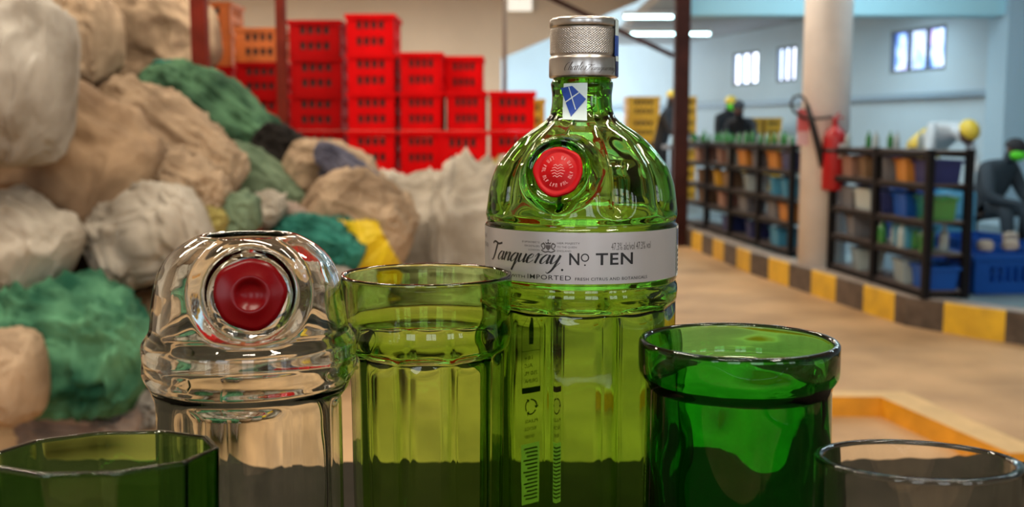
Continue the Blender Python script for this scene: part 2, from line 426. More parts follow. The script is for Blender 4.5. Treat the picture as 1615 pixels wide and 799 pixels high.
zpan = P(BC, 470, BD).z; thr = R(16.5)
fpan = panels(thr, zpan, scoop=.028, soft=.0014); fpani = panels(thr, zpan-.002, cap=.975)
z335 = P(BC, 338, BD).z; z190 = P(BC, 192, BD).z; z325 = P(BC, 312, BD).z; z230 = P(BC, 215, BD).z
def dome(a, r, z):
    if z < zpan+.01: return fpan(a, r, z)
    if z335 < z < z190+.004:
        amp = .115*sst(z335, z325, z)*(1-sst(z230, z190+.004, z)*.8)
        u = abs(math.sin(5*(a-thr)))
        return r*(1-amp*(1-u)**1.6)
    return r
def domei(a, r, z):
    if z < zpan+.01: return fpani(a, r, z)
    if z335 < z < z190:
        amp = .105*sst(z335, z325, z)*(1-sst(z230, z190, z))
        return r*(1-amp*(1-abs(math.sin(5*(a-thr))))**1.6)
    return r
def seal_post(cpos, nrm, r0, r1, lift, ring):
    def f(v, is_out):
        if not is_out: return v
        d = v-cpos; s = d.dot(nrm)
        if s < -.025: return v
        q = (d-nrm*s).length
        if q > r1*1.25: return v
        tgt = lift+ring*math.exp(-((q-(r0+r1)/2)/((r1-r0)*.33))**2)
        w = 1-sst(r1*.93, r1*1.22, q)
        return v+nrm*(tgt-s)*w
    return f
sa = math.asin(-42/141.); ta = R(14)
def rad_at(prof, z):
    for (r0, z0), (r1, z1) in zip(prof, prof[1:]):
        if min(z0, z1) <= z <= max(z0, z1) and z0 != z1 and r0 > .001: return r0+(r1-r0)*(z-z0)/(z1-z0)
    return prof[0][0]
szz = P(875, 272, BD-.045).z
sr = rad_at(bo_p[3:], szz)
sn = Vector((math.sin(sa)*math.cos(ta), -math.cos(sa)*math.cos(ta), math.sin(ta)))
sc = Vector((math.sin(sa)*sr, -math.cos(sa)*sr, szz))
vessel('bottle_body', G_BOTTLE, bo_p, bi_p, 300, .0009, dome, domei, bottle, post=seal_post(sc, sn, .0125, .0165, .0012, .0016))

def onplane(c, n, upv=Vector((0, 0, 1))):
    rt = upv.cross(n).normalized(); up = n.cross(rt)
    return Matrix(((rt.x, up.x, n.x, c.x), (rt.y, up.y, n.y, c.y), (rt.z, up.z, n.z, c.z), (0, 0, 0, 1)))
def seal_disc(name, parent, c, n, rad, m, seed, rings, ped=.0018):
    rnd = random.Random(seed); ph = [rnd.uniform(0, 6.28) for _ in range(4)]
    prof = [(0, 0), (rad*.96, 0), (rad, .0004), (rad*1.0, .0011), (rad*.96, .0017), (rad*.86, ped)]+rings+[(0, rings[-1][1])]
    def fn(a, r, z, i): return r*(1+.022*math.sin(3*a+ph[0])+.018*math.sin(5*a+ph[1])+.01*math.sin(8*a+ph[2])) if r > rad*.8 else r
    mb = MB().lathe(prof, 96, fn=fn)
    # lathe axis z, angle 0 at -y: plain rotation onto the plane
    o = mb.build(name, m, parent, merge=1e-7); o.matrix_local = onplane(c, n)
    return o
rs = .0116
zc = Vector((0, 0, DT))
sp = sc-zc+sn*.0007
so = seal_disc('wax_seal', bottle, sp, sn, rs, M_RED, 3, [(rs*.80, .0013), (rs*.74, .0013), (rs*.70, .0017), (rs*.40, .0017), (rs*.36, .0021)], .0017)
# relief marks: ring of small letters, crown-like top, centre monogram
rel = MB(); rnd = random.Random(5)
def stroke(mb, pts, w, z, mi=0):
    for (x0, y0), (x1, y1) in zip(pts, pts[1:]):
        d = Vector((x1-x0, y1-y0)); L = d.length
        if L < 1e-7: continue
        nn = Vector((-d.y, d.x))/L*w/2; e = d/L*w*.25
        q = [(x0-e.x+nn.x, y0-e.y+nn.y, z), (x0-e.x-nn.x, y0-e.y-nn.y, z), (x1+e.x-nn.x, y1+e.y-nn.y, z), (x1+e.x+nn.x, y1+e.y+nn.y, z)]
        mb.add(q, [(0, 1, 2, 3)], mi)
for k in range(30):
    a = R(112+k*11.0)
    if R(52) < a % (2*PI) < R(128) and False: continue
    r1 = rs*.50; r2 = rs*.63
    if k % 4 == 3: continue
    p0 = (r1*math.cos(a), r1*math.sin(a)); p1 = (r2*math.cos(a), r2*math.sin(a)); a2 = a+R(5)
    p2 = (r2*math.cos(a2), r2*math.sin(a2)); p3 = (r1*math.cos(a2), r1*math.sin(a2))
    stroke(rel, [[p0, p1, p2], [p0, p1, p3], [p1, p0, p3, p2]][k % 3], .00022, .00178)
for k in range(5): 
    yy = rs*.22-k*rs*.11; w = rs*(.30-.05*abs(k-2))
    stroke(rel, [(-w+rnd.uniform(0, .0006), yy), (-w*.4, yy+.0005), (0, yy-.0003), (w*.5, yy+.0005), (w, yy)], .0003, .00218)
rl = rel.build('seal_relief', M_PINK, so)

# text helpers
def text_verts(s, size, font_w=0, shear=0, space=1.0):
    cu = bpy.data.curves.new('t', 'FONT'); cu.body = s; cu.size = size; cu.shear = shear; cu.space_character = space; cu.offset = font_w
    cu.resolution_u = 3
    o = bpy.data.objects.new('t', cu); col.objects.link(o)
    dg = bpy.context.evaluated_depsgraph_get(); dg.update()
    me = bpy.data.meshes.new_from_object(o.evaluated_get(dg))
    vs = [Vector(v.co) for v in me.vertices]; fs = [tuple(p.vertices) for p in me.polygons]
    bpy.data.objects.remove(o); bpy.data.meshes.remove(me)
    return vs, fs
def text2d(s, x0, x1, y0, h, w=0, shear=0, space=1.0):
    """text fitted to x0..x1 with baseline y0 and capital height h (about)"""
    vs, fs = text_verts(s, 1.0, w, shear, space)
    a = min(v.x for v in vs); b = max(v.x for v in vs)
    hh = .73
    return [(x0+(v.x-a)/(b-a)*(x1-x0), y0+v.y/hh*h) for v in vs], fs
class Flat:       # 2-D artwork that is then wrapped on a surface
    def __init__(s): s.v = []; s.f = []; s.m = []
    def add(s, v, f, m=0):
        n = len(s.v); s.v += v; s.f += [tuple(i+n for i in q) for q in f]; s.m += [m]*len(f)
    def text(s, t, x0, x1, y0, h, m=0, **k): s.add(*text2d(t, x0, x1, y0, h, **k), m)
    def rect(s, x0, x1, y0, y1, m=0, n=1):
        v = []; f = []
        for i in range(n+1):
            x = x0+(x1-x0)*i/n; v += [(x, y0), (x, y1)]
        for i in range(n): f.append((2*i, 2*i+2, 2*i+3, 2*i+1))
        s.add(v, f, m)
    def quad(s, p, m=0): s.add(list(p), [tuple(range(len(p)))], m)
    def ellipse(s, cx, cy, rx, ry, m=0, n=16): s.add([(cx+rx*math.cos(2*PI*i/n), cy+ry*math.sin(2*PI*i/n)) for i in range(n)], [tuple(range(n))], m)
    def pen(s, pts, wmin, wmax, m=0, sub=6, ang=R(62)):
        """calligraphic stroke: thick when running along the slant, hairline across it"""
        P_ = [Vector(p) for p in pts]; q = []
        n = len(P_)
        for i in range(n-1):
            a, b, c, d = P_[max(i-1, 0)], P_[i], P_[i+1], P_[min(i+2, n-1)]
            for j in range(sub):
                t = j/sub
                q.append(.5*((2*b)+(c-a)*t+(2*a-5*b+4*c-d)*t*t+(-a+3*b-3*c+d)*t**3))
        q.append(P_[-1]); vs = []
        for i, p in enumerate(q):
            t = (q[min(i+1, len(q)-1)]-q[max(i-1, 0)])
            if t.length < 1e-9: t = Vector((1, 0))
            t.normalize(); nn = Vector((-t.y, t.x))
            dn = -t.y   # down strokes
            w = wmin+(wmax-wmin)*max(0, dn)**1.4
            vs += [tuple(p+nn*w/2), tuple(p-nn*w/2)]
        s.add(vs, [(2*i, 2*i+1, 2*i+3, 2*i+2) for i in range(len(q)-1)], m)
    def wrap(s, fn, name, mats, parent):
        mb = MB()
        mb.v = [tuple(fn(x, y)) for x, y in s.v]; mb.f = [list(f) for f in s.f]; mb.m = s.m; mb.sm = [False]*len(s.f)
        return mb.build(name, mats, parent)
def script_word(fl_, s, x0, x1, yb, xh, wmin, wmax, sl=.42, m=0):
    """hand-drawn slanted script built stroke by stroke; units: x-height 1"""
    G = {
     'T': (1.25, [[(-.35, 1.75), (-.1, 2.0), (.3, 1.95), (.8, 1.80), (1.35, 1.95)], [(.55, 1.9), (.52, 1.1), (.45, .3), (.25, -.15), (-.1, -.1)]]),
     'C': (1.2, [[(1.0, 1.6), (.8, 1.95), (.3, 1.5), (.1, .7), (.35, 0), (.9, .2)]]),
     'a': (1.0, [[(.75, .85), (.45, 1.0), (.12, .6), (.1, .15), (.35, .0), (.7, .5), (.8, .95)], [(.8, 1.0), (.76, .4), (.85, .0), (1.05, .25)]]),
     'n': (1.05, [[(.05, .7), (.18, 1.0), (.18, .5), (.16, 0)], [(.18, .4), (.5, .95), (.75, .9), (.74, .4), (.8, 0), (1.05, .25)]]),
     'q': (1.0, [[(.75, .85), (.45, 1.0), (.12, .6), (.1, .15), (.35, .0), (.7, .5), (.8, .95)], [(.8, 1.0), (.76, .2), (.72, -.5), (.65, -1.0)], [(.65, -1.0), (.8, -.5), (1.05, .2)]]),
     'u': (1.05, [[(.02, .7), (.16, 1.0), (.13, .4), (.3, 0), (.6, .3), (.78, .9)], [(.8, 1.0), (.76, .4), (.85, 0), (1.05, .25)]]),
     'e': (.8, [[(.1, .45), (.5, .6), (.6, .9), (.38, 1.0), (.1, .6), (.15, .1), (.4, .0), (.8, .35)]]),
     'r': (.75, [[(.05, .7), (.2, 1.1), (.35, .9), (.33, .4), (.3, 0)], [(.33, .5), (.5, .95), (.72, 1.0)]]),
     'y': (1.05, [[(.02, .7), (.16, 1.0), (.13, .4), (.3, 0), (.6, .3), (.8, .95)], [(.82, 1.0), (.76, .2), (.65, -.6), (.35, -1.05), (.1, -.9)], [(.35, -1.05), (.7, -.55), (1.1, .15)]]),
     'h': (1.0, [[(.1, .3), (.5, 1.9), (.3, 1.9), (.2, 1.0), (.15, 0)], [(.18, .4), (.5, .95), (.7, .8), (.7, 0), (1.0, .25)]]),
     'l': (.5, [[(0, .3), (.4, 1.8), (.2, 1.9), (.12, .9), (.2, 0), (.5, .3)]]),
     's': (.7, [[(0, .2), (.4, 1.0), (.45, .4), (.3, 0), (.05, .1)], [(.3, 0), (.7, .3)]]),
     ' ': (.8, []), '.': (.5, [[(.2, .1), (.25, 0)]])}
    tot = sum(G[c][0] for c in s); k = (x1-x0)/(tot+.3)
    x = 0
    for c in s:
        w, st = G[c]
        for q in st:
            bar_ = c == 'T' and q is st[0]
            fl_.pen([(x0+(x+px_+sl*py_)*k, yb+py_*xh) for px_, py_ in q], wmax*.75 if bar_ else wmin, wmax, m)
        x += w

# label band wrapped on the bottle
zl0 = P(BC, 427.5, BD).z-DT; zl1 = P(BC, 353, BD).z-DT; LH = zl1-zl0
def cyl(rr): return lambda x, y: (rr*math.sin(x/BR), -rr*math.cos(x/BR), zl0+y)
def ang(px): return math.asin(max(-1, min(1, (px-917.5)/151.)))*BR
fb = Flat(); fb.rect(BR*R(-125), BR*R(69.5), 0, LH, 0, 120)
lab = fb.wrap(cyl(BR+.00012), 'label_band', M_LABEL, bottle)
ft = Flat(); mm = .001
pxm = S(390, BD)
def ly(py): return (429-py)*pxm      # row above the label's foot (front of the curve)
script_word(ft, 'Tanqueray', ang(779), ang(881), LH*.385, LH*.175, .00028, .00125)
ft.ellipse(ang(881.5), LH*.275, .00055, .00055)
ft.text('N', ang(891.5), ang(906), LH*.38, LH*.235, w=.018)
n_ = 28; cxo, cyo = ang(914), LH*.52
for (ra, rb) in ((.0019, .00135),):
    v = []; 
    for i in range(n_): a = 2*PI*i/n_; v += [(cxo+ra*math.cos(a), cyo+ra*math.sin(a)), (cxo+rb*math.cos(a), cyo+rb*math.sin(a))]
    ft.add(v, [(2*i, 2*i+1, 2*((i+1) % n_)+1, 2*((i+1) % n_)) for i in range(n_)])
ft.ellipse(cxo, LH*.375, .0004, .0004, 0, 10)
ft.text('TEN', ang(929.5), ang(984.5), LH*.38, LH*.235, w=.018, space=1.1)
ft.text('IMPORTED', ang(832), ang(894), LH*.075, LH*.095, w=.002, space=1.1)
ft.text('FRESH CITRUS AND BOTANICALS', ang(900), ang(1007), LH*.075, LH*.06, w=.004, space=1.1)
ft.text('DOUBLE DISTILLED WITH', ang(767), ang(828), LH*.075, LH*.06, w=.004, space=1.1)
ft.text('47.3% alc/vol 47.3% vol', ang(952), ang(1012), LH*.66, LH*.15, 1)
ft.text('THE', ang(767.2), ang(771), LH*.76, LH*.09, 1); ft.text('750', ang(767.2), ang(773), LH*.58, LH*.09, 1)
# coat of arms: shield with crown and two supporters, lines of small type beside it
ax = ang(861.5); ay = LH*.70
ft.quad([(ax-.0012, ay+.0012), (ax+.0012, ay+.0012), (ax+.0012, ay-.0002), (ax, ay-.0014), (ax-.0012, ay-.0002)], 1)
ft.quad([(ax-.0011, ay+.0015), (ax+.0011, ay+.0015), (ax+.0015, ay+.0026), (ax+.0006, ay+.0021), (ax, ay+.0030), (ax-.0006, ay+.0021), (ax-.0015, ay+.0026)], 1)
ft.ellipse(ax, ay+.0034, .0004, .0004, 1, 8)
for sd in (-1, 1):
    ft.pen([(ax+sd*.0030, ay-.0008), (ax+sd*.0019, ay-.0004), (ax+sd*.0016, ay+.0008), (ax+sd*.0022, ay+.0020), (ax+sd*.0028, ay+.0014)], .0006, .0008, 1)
    ft.pen([(ax+sd*.0030, ay+.0018), (ax+sd*.0034, ay+.0008), (ax+sd*.0026, ay-.0002)], .0004, .0005, 1)
ft.pen([(ax-.0034, ay-.0012), (ax-.0016, ay-.0021), (ax, ay-.0018), (ax+.0016, ay-.0021), (ax+.0034, ay-.0012)], .0006, .0006, 1)
for k, (t1, t2) in enumerate((('BY APPOINTMENT TO', 'HER MAJESTY'), ('GIN DISTILLERS', 'TO THE QUEEN'), ('LONDON', 'ENGLAND'))):
    yy = LH*(.775-.075*k); wk = (1, .86, .62)[k]
    ft.text(t1, ax-.0042-.0095*wk, ax-.0042, yy, LH*.038, 1); ft.text(t2, ax+.0042, ax+.0042+.0105*wk, yy, LH*.038, 1)
ft.wrap(cyl(BR+.00022), 'label_lettering', [M_INK, M_GREYINK], lab)
# side label edge with blue print
f2 = Flat(); f2.rect(BR*R(70.5), BR*R(120), -.0004, LH+.0004, 0, 30)
o2 = f2.wrap(cyl(BR+.00014), 'side_label', M_WHITE, bottle)
f3 = Flat(); f3.rect(BR*R(71.2), BR*R(76), LH*.62, LH*.96, 0, 4); f3.rect(BR*R(71.2), BR*R(72.4), LH*.05, LH*.60, 1, 2)
for k in range(5): f3.rect(BR*R(73.6), BR*R(78), LH*(.08+.1*k), LH*(.13+.1*k), 1, 3)
f3.wrap(cyl(BR+.00026), 'side_label_print', [M_DBLUE, M_INK], o2)

# back-of-bottle printing, seen through the glass
bx = P(838, 205, BD+.043).x-bloc[0]; BA = PI-math.asin(bx/(BR*.96))     # angle on the far side
M_STICK = bpy.data.materials.new('thin_label_paper'); M_STICK.use_nodes = True
_nt = M_STICK.node_tree; _nt.nodes.remove(_nt.nodes['Principled BSDF']); _d = _nt.nodes.new('ShaderNodeBsdfDiffuse'); _t = _nt.nodes.new('ShaderNodeBsdfTranslucent'); _x = _nt.nodes.new('ShaderNodeMixShader')
_d.inputs[0].default_value = (.8, .82, .78, 1); _t.inputs[0].default_value = (.8, .82, .78, 1); _x.inputs[0].default_value = .6
_nt.links.new(_d.outputs[0], _x.inputs[1]); _nt.links.new(_t.outputs[0], _x.inputs[2]); _nt.links.new(_x.outputs[0], _nt.nodes['Material Output'].inputs[0])
def back(off):
    def f(x, y):
        a = BA+x/BR; z = y+DT; q = fpan(a % (2*PI), rad_at(bo_p[3:], z), z)+off
        return (q*math.sin(a), -q*math.cos(a), y)
    return f
def bz(py): return P(838, py, BD+.043).z-DT
fk = Flat(); hw = .0064
for xx in (-hw, hw): fk.rect(xx-.00012, xx+.00012, bz(612), bz(480))
for py in (480, 548, 612): fk.rect(-hw, hw, bz(py)-.00012, bz(py)+.00012)
fk.rect(-hw, hw, bz(614), bz(605))
fk.rect(-.0016, .0016, bz(538), bz(512)); fk.rect(-.0006, .0006, bz(512), bz(501)); fk.ellipse(0, bz(512), .0016, .0016)
fk.pen([(-.0012, bz(494)), (0, bz(490)), (.0012, bz(494))], .0003, .0004)
for k, t_ in enumerate(('18+', 'ALC', '750 ML', 'DRINK')): fk.text(t_, -.001-(k > 1)*.003, .0045, bz(562+k*12), .0022)
for k in range(3):      # three chasing arrows
    a0 = R(90+120*k); pts_ = [(.0042*math.cos(a0+R(j)), bz(636)+.0042*math.sin(a0+R(j))) for j in (0, 30, 60, 85)]
    fk.pen(pts_, .0008, .0008)
    e = R(90+120*k+100); fk.quad([(.0028*math.cos(e-.25), bz(636)+.0028*math.sin(e-.25)), (.0056*math.cos(e-.25), bz(636)+.0056*math.sin(e-.25)), (.0042*math.cos(e+.15), bz(636)+.0042*math.sin(e+.15))])
for k, t_ in enumerate(('PLEASE', 'RECYCLE', 'RESPONSIBLY')): fk.text(t_, -.005+.001*k, .005, bz(661+k*12), .0019)
fk.wrap(back(.00012), 'back_print', M_INK, bottle)
fg = Flat(); fg.rect(-.0062, .0062, bz(788), bz(694), 0, 16); og = fg.wrap(back(.0004), 'back_label', M_STICK, bottle)
fh = Flat()
for k in range(14): fh.rect(-.005, .005-.0012*(k*7 % 3), bz(703+k*6), bz(700.5+k*6), 0, 4)
fh.wrap(back(.0002), 'back_label_text', M_GREYINK, og)

# cap: knurled silver, lower ring engraved with a signature
capx = P(920.5, 75, BD).x-bloc[0]
def cz(py): return P(920, py, BD).z-DT
cs = S(75, BD)
cp = [(0, cz(30.5)), (30*cs, cz(30.5)), (50*cs, cz(29.5)), (53*cs, cz(31.5)), (53.6*cs, cz(34)), (53.6*cs, cz(42.5)), (53*cs, cz(43.5)), (52*cs, cz(44.5)), (51.5*cs, cz(46))]
rows_ = 60
kz0, kz1 = cz(47.5), cz(86.5)
cp += [(52.4*cs, kz0+(kz1-kz0)*i/rows_) for i in range(rows_+1)]
cp += [(51.5*cs, cz(88)), (52*cs, cz(90)), (53.4*cs, cz(91.5)), (54.4*cs, cz(94)), (54.6*cs, cz(120)), (54*cs, cz(122.5)), (52*cs, cz(123.5)), (47*cs, cz(123.5)), (46.5*cs, cz(118)), (0, cz(118))]
def knurl(a, r, z, i):
    if 9 <= i <= 9+rows_:
        u = (z-kz0)/(kz1-kz0)*11*PI; t_ = a*34
        e = sst(0, .04, (z-kz0)/(kz1-kz0))*sst(0, .04, 1-(z-kz0)/(kz1-kz0))
        return r+.00042*(min(abs(math.sin(t_+u)), abs(math.sin(t_-u)))-.3)*e
    return r
cap = MB().lathe(cp[::-1], 476, fn=lambda a, r, z, i: knurl(a, r, z, len(cp)-1-i)).build('bottle_cap', M_SILVER, bottle, (capx, 0, 0), merge=1e-7)
fs_ = Flat(); CR = 54.6*cs
script_word(fs_, 'Charles', -CR*.66, CR*.03, cz(113), .0019, .0001, .00042, .5)
script_word(fs_, 'Tanqueray', CR*.0, CR*1.05, cz(113), .0013, .0001, .0003, .5)
fs_.wrap(lambda x, y: ((CR+.0001)*math.sin(x/CR), -(CR+.0001)*math.cos(x/CR), y), 'engraved_signature', M_ENG, cap)
# revenue stamp: strip on the right of the cap and the piece on the neck
sp_ = [(cz(34), 53.8), (cz(60), 53.9), (cz(88), 54.2), (cz(95), 54.9), (cz(121), 55)]
fz = Flat(); a0, a1 = R(57), R(98)
f4 = MB()
def strip(mb, za, zb, aa, ab, rr, mi):
    n2 = 12; v = []
    for i in range(n2+1):
        a = aa+(ab-aa)*i/n2
        for z in (za, zb): v.append((rr*math.sin(a), -rr*math.cos(a), z))
    mb.add(v, [(2*i, 2*i+2, 2*i+3, 2*i+1) for i in range(n2)], mi)
strip(f4, cz(58), cz(33), R(60), R(98), 54.6*cs, 2)
strip(f4, cz(90), cz(58), R(58), R(98), 54.9*cs, 0)
strip(f4, cz(98), cz(90), R(62), R(98), 55.1*cs, 2)
strip(f4, cz(121.5), cz(98), R(62), R(98), 55.2*cs, 1)
f4.build('cap_stamp', [M_BLUE, M_DBLUE, M_PAPER], cap)
bop = [(r, z-DT) for r, z in bo_p]
def neck(px, py, off=.0002):
    z = P(BC, py, BD-.017).z-DT; r = rad_at(bop[3:], z)+off
    x = (px-917.5)*S(py, BD-.016); a = math.asin(max(-1, min(1, x/r)))
    return Vector((r*math.sin(a), -r*math.cos(a), z))
def neckpatch(name, corner, m, off, parent, n=10):
    (x0, y0), (x1, y1), (x2, y2), (x3, y3) = corner; v = []
    for i in range(n+1):
        for j in range(n+1):
            s_, t_ = i/n, j/n
            px = (x0*(1-s_)+x1*s_)*(1-t_)+(x3*(1-s_)+x2*s_)*t_; py = (y0*(1-s_)+y1*s_)*(1-t_)+(y3*(1-s_)+y2*s_)*t_
            v.append(neck(px, py, off))
    f = [(i*(n+1)+j, (i+1)*(n+1)+j, (i+1)*(n+1)+j+1, i*(n+1)+j+1) for i in range(n) for j in range(n)]
    return MB().add(v, f, 0, True).build(name, m, parent)
st = neckpatch('neck_stamp', [(886, 131), (923, 130), (922, 190), (884, 188)], M_PAPER, .00025, bottle)
neckpatch('stamp_diamond', [(881, 138), (899, 135), (921, 156), (897, 184)], M_BLUE, .0005, st)
for q in (((888, 160), (909, 145), (910, 146.2), (889, 161.4)), ((893, 137), (894.2, 136.6), (905, 172), (903.8, 173))):
    neckpatch('stamp_line', q, M_PAPER, .0007, st, 6)

# ---- clear cut bottle (dome with open cut neck)
CD = .45; CC = 386; cl = spot(CC, CD)
clear = thing('cut_bottle', 'clear glass bottle dome with cut-off neck and dark red wax seal', 'bottle', (cl[0], cl[1], DT))
co = [(1195, 0), (1193, 100), (1197, 130), (1190, 143), (1170, 148), (900, 150), (640, 151.5), (616, 152), (604, 153), (596, 157), (588, 162), (578, 165), (560, 164), (545, 165), (533, 164), (524, 158), (515, 153), (500, 151), (480, 149), (451, 144.5), (430, 139), (412, 130), (398, 119), (386, 105), (377, 90), (371, 78), (369, 71), (370.5, 66)]
ci = [(372, 62.5), (376, 64), (382, 74), (391, 92), (404, 108), (418, 119), (436, 127), (455, 132), (500, 136), (560, 143), (590, 140), (610, 127), (640, 124), (1150, 122), (1172, 110), (1178, 0)]
co_p = prof_px(co, CD, CC); co_p[0] = (0, DT+.003); co_p[1] = (co_p[1][0], DT+.003); co_p[2] = (co_p[2][0], DT+.0002)
ci_p = prof_px(ci, CD, CC)
zs4 = P(CC, 612, CD).z
def softsq(a, r, z):
    w = 1-sst(zs4-.004, zs4+.002, z)
    if w <= 0: return r
    m_ = (a-R(4)+R(45)) % R(90)-R(45)
    k = min(1.0, .86/math.cos(m_)) if True else 1
    k = 1-(1-k)*.55
    return r*(1-w*(1-k))
ca = math.asin((421-386)/144.); cta = R(6)
csz = P(419, 466, CD-.04).z; csr = rad_at(co_p[3:], csz)
cn = Vector((math.sin(ca)*math.cos(cta), -math.cos(ca)*math.cos(cta), math.sin(cta)))
ccp = Vector((math.sin(ca)*csr, -math.cos(ca)*csr, csz))
vessel('bottle_body', G_CLEAR, co_p, ci_p, 300, .001, softsq, None, clear, post=seal_post(ccp, cn, .0150, .0195, .0015, .0022))
rc = .0135
seal_disc('wax_seal', clear, ccp-zc+cn*.0018, cn, rc, M_DRED, 8, [(rc*.62, .0022), (rc*.55, .0030), (rc*.42, .0030), (rc*.36, .0016)], .0024)

# ---- olive green fluted cup, middle
def cup(name, label, D, cx, outer, inner, m, fo=None, fi=None, tilt=0, nseg=260, post=None):
    p = prof_px(outer, D, cx); q = prof_px(inner, D, cx); r0 = p[0][0]
    p = [(0, DT+.003), (r0*.8, DT+.003), (r0*.93, DT+.0003), (r0, DT+.003)]+p
    q = q+[(q[-1][0]*.97, DT+.012), (q[-1][0]*.85, DT+.008), (0, DT+.008)]
    o = vessel(name, m, p, q, nseg, .0011, fo, fi, None, tilt, post, spot(cx, D))
    return tag(o, label, 'glass')
D3 = .50
cup('cut_glass_tumbler', 'tall olive green fluted tumbler with plain rim between clear bottle and tall bottle', D3, 671,
    [(1090, 104), (1070, 107), (799, 117), (600, 121), (552, 123), (545, 127), (535, 130), (522, 132.5), (510, 132), (500, 131), (480, 131.5), (445, 134), (433, 134.5), (430.5, 133.5)],
    [(430.5, 129.5), (434, 127.5), (480, 124.5), (500, 124), (520, 121), (540, 117), (600, 114), (799, 110), (1050, 101)],
    G_CUP, panels(R(20), P(673, 546, D3).z, soft=.0014, scoop=.03), panels(R(20), P(673, 552, D3).z, soft=.002, cap=.975))
# ---- emerald cup
D4 = .44
cup('cut_glass_tumbler', 'wide dark emerald green smooth tumbler with thick collar rim right of the tall bottle', D4, 1172.5,
    [(1205, 134), (1180, 141), (900, 145), (640, 144), (606, 144), (598, 146), (592, 151), (584, 155), (570, 156), (548, 156), (538, 155.5), (534.5, 153)],
    [(534.5, 147), (538, 144.5), (560, 143), (585, 140), (598, 130), (612, 122), (700, 120), (1160, 118)],
    G_DARK, lambda a, r, z: r*(1+.004*math.sin(3*a+z*60)), lambda a, r, z: r*(1+.012*math.sin(4*a+z*90)*math.sin(z*70)))
# ---- low fluted cup at left
D5 = .37
def wav(a, r, z): return r
cup('cut_glass_tumbler', 'low green ten-sided tumbler cut off short in the bottom left corner', D5, 148,
    [(1380, 150), (1350, 155), (900, 168), (799, 170), (730, 173), (712, 173.5), (709, 172)],
    [(709, 164), (712, 161.5), (799, 157), (1300, 140)],
    G_LOW, panels(R(-11.5), 9, k=1.0), panels(R(-11.5), 9, k=1.0), tilt=-.085, nseg=240)
D6 = .37
cup('cut_glass_tumbler', 'low clear round tumbler with flat ground rim in the bottom right corner', D6, 1467,
    [(1380, 140), (1350, 146), (900, 153), (730, 156), (724, 156), (722, 154.5)],
    [(722, 143), (725, 141), (799, 139), (1300, 130)],
    G_CLEAR, tilt=-.085)

# ================================================================ RED CRATES
M_CR = mat('red_plastic', (.85, .002, .004), .65, spec=.08, noise_s=3, noise_amt=.2)
M_CD = mat('dark_red_plastic', (.50, .003, .004), .65, spec=.08, noise_s=3, noise_amt=.25)
M_CO = mat('orange_plastic', (.72, .17, .02), .5, noise_s=4, noise_amt=.3)
M_CY = mat('yellow_plastic', (.72, .40, .02), .5, noise_s=4, noise_amt=.2)
def crate_mesh(w, d, h, rows=2, slots=4):
    """open-topped crate: panelled walls pierced by short upright slots, thick rim"""
    mb = MB(); t = .012
    def wall(L, place):
        rh = (h-.05)/rows
        place(0, .0175, L, .035)
        for r_ in range(rows):
            z0 = .035+r_*rh; top = z0+rh; sh = rh*.5; zc_ = z0+rh*.45
            place(0, (z0+zc_-sh/2)/2, L, zc_-sh/2-z0); place(0, (top+zc_+sh/2)/2, L, top-zc_-sh/2)
            span = L*.62; sw = span/slots*.66; g = span/slots
            place(-L/2+(L-span)/4, zc_, (L-span)/2, sh); place(L/2-(L-span)/4, zc_, (L-span)/2, sh)
            for k in range(slots+1):
                x = -span/2+g*k
                e0 = x-(g-sw)/2 if k else -span/2; e1 = x+(g-sw)/2 if k < slots else span/2
                place((e0+e1)/2, zc_, e1-e0, sh)
        place(0, h-.0075, L, .015)
    wall(w, lambda x, z, sx, sz: mb.box((x, -d/2+t/2, z), (sx, t, sz)))
    wall(w, lambda x, z, sx, sz: mb.box((x, d/2-t/2, z), (sx, t, sz)))
    wall(d, lambda x, z, sx, sz: mb.box((-w/2+t/2, x, z), (t, sx, sz)))
    wall(d, lambda x, z, sx, sz: mb.box((w/2-t/2, x, z), (t, sx, sz)))
    mb.box((0, 0, .012), (w-.02, d-.02, .02))
    mb.box((0, -d/2-.004, h-.02), (w+.02, .022, .034)); mb.box((0, d/2+.004, h-.02), (w+.02, .022, .034))
    mb.box((-w/2-.004, 0, h-.02), (.022, d+.02, .034)); mb.box((w/2+.004, 0, h-.02), (.022, d+.02, .034))
    for sx in (-1, 1): mb.box((sx*w/2*.93, -d/2-.004, h/2), (w*.05, .012, h-.03))
    return mb
CH = .312
cr = crate_mesh(.40, .56, CH)
cr_red = cr.build('plastic_crate', M_CR); cr_dark = cr.build('plastic_crate', M_CD); cr_or = cr.build('plastic_crate', M_CO); cr_ye = cr.build('plastic_crate', M_CY)
M_SLOTSHADE = mat('slot_shade_block', (.03, .012, .008), .7, noise_s=30, noise_amt=.5)  # dark block inside each crate puts shade behind its slots
def slot_shade_for(o):
    mb = MB(); g = 9
    vs = [(-.182+.364*i/g, -.262+.524*j/g, .275-.02*((i*5+j*3) % 4)/3) for i in range(g+1) for j in range(g+1)]
    mb.add(vs, [(i*(g+1)+j, (i+1)*(g+1)+j, (i+1)*(g+1)+j+1, i*(g+1)+j+1) for i in range(g) for j in range(g)])
    mb.box((0, 0, .138), (.364, .524, .226))
    return mb.build('slot_shade_block', M_SLOTSHADE, o)
for o_ in (cr_red, cr_dark, cr_or, cr_ye): slot_shade_for(o_)
used = {}
ORD = ['top', 'second from top', 'third from top', 'fourth from top', 'fifth from top', 'sixth from top', 'seventh from top', 'eighth from top']
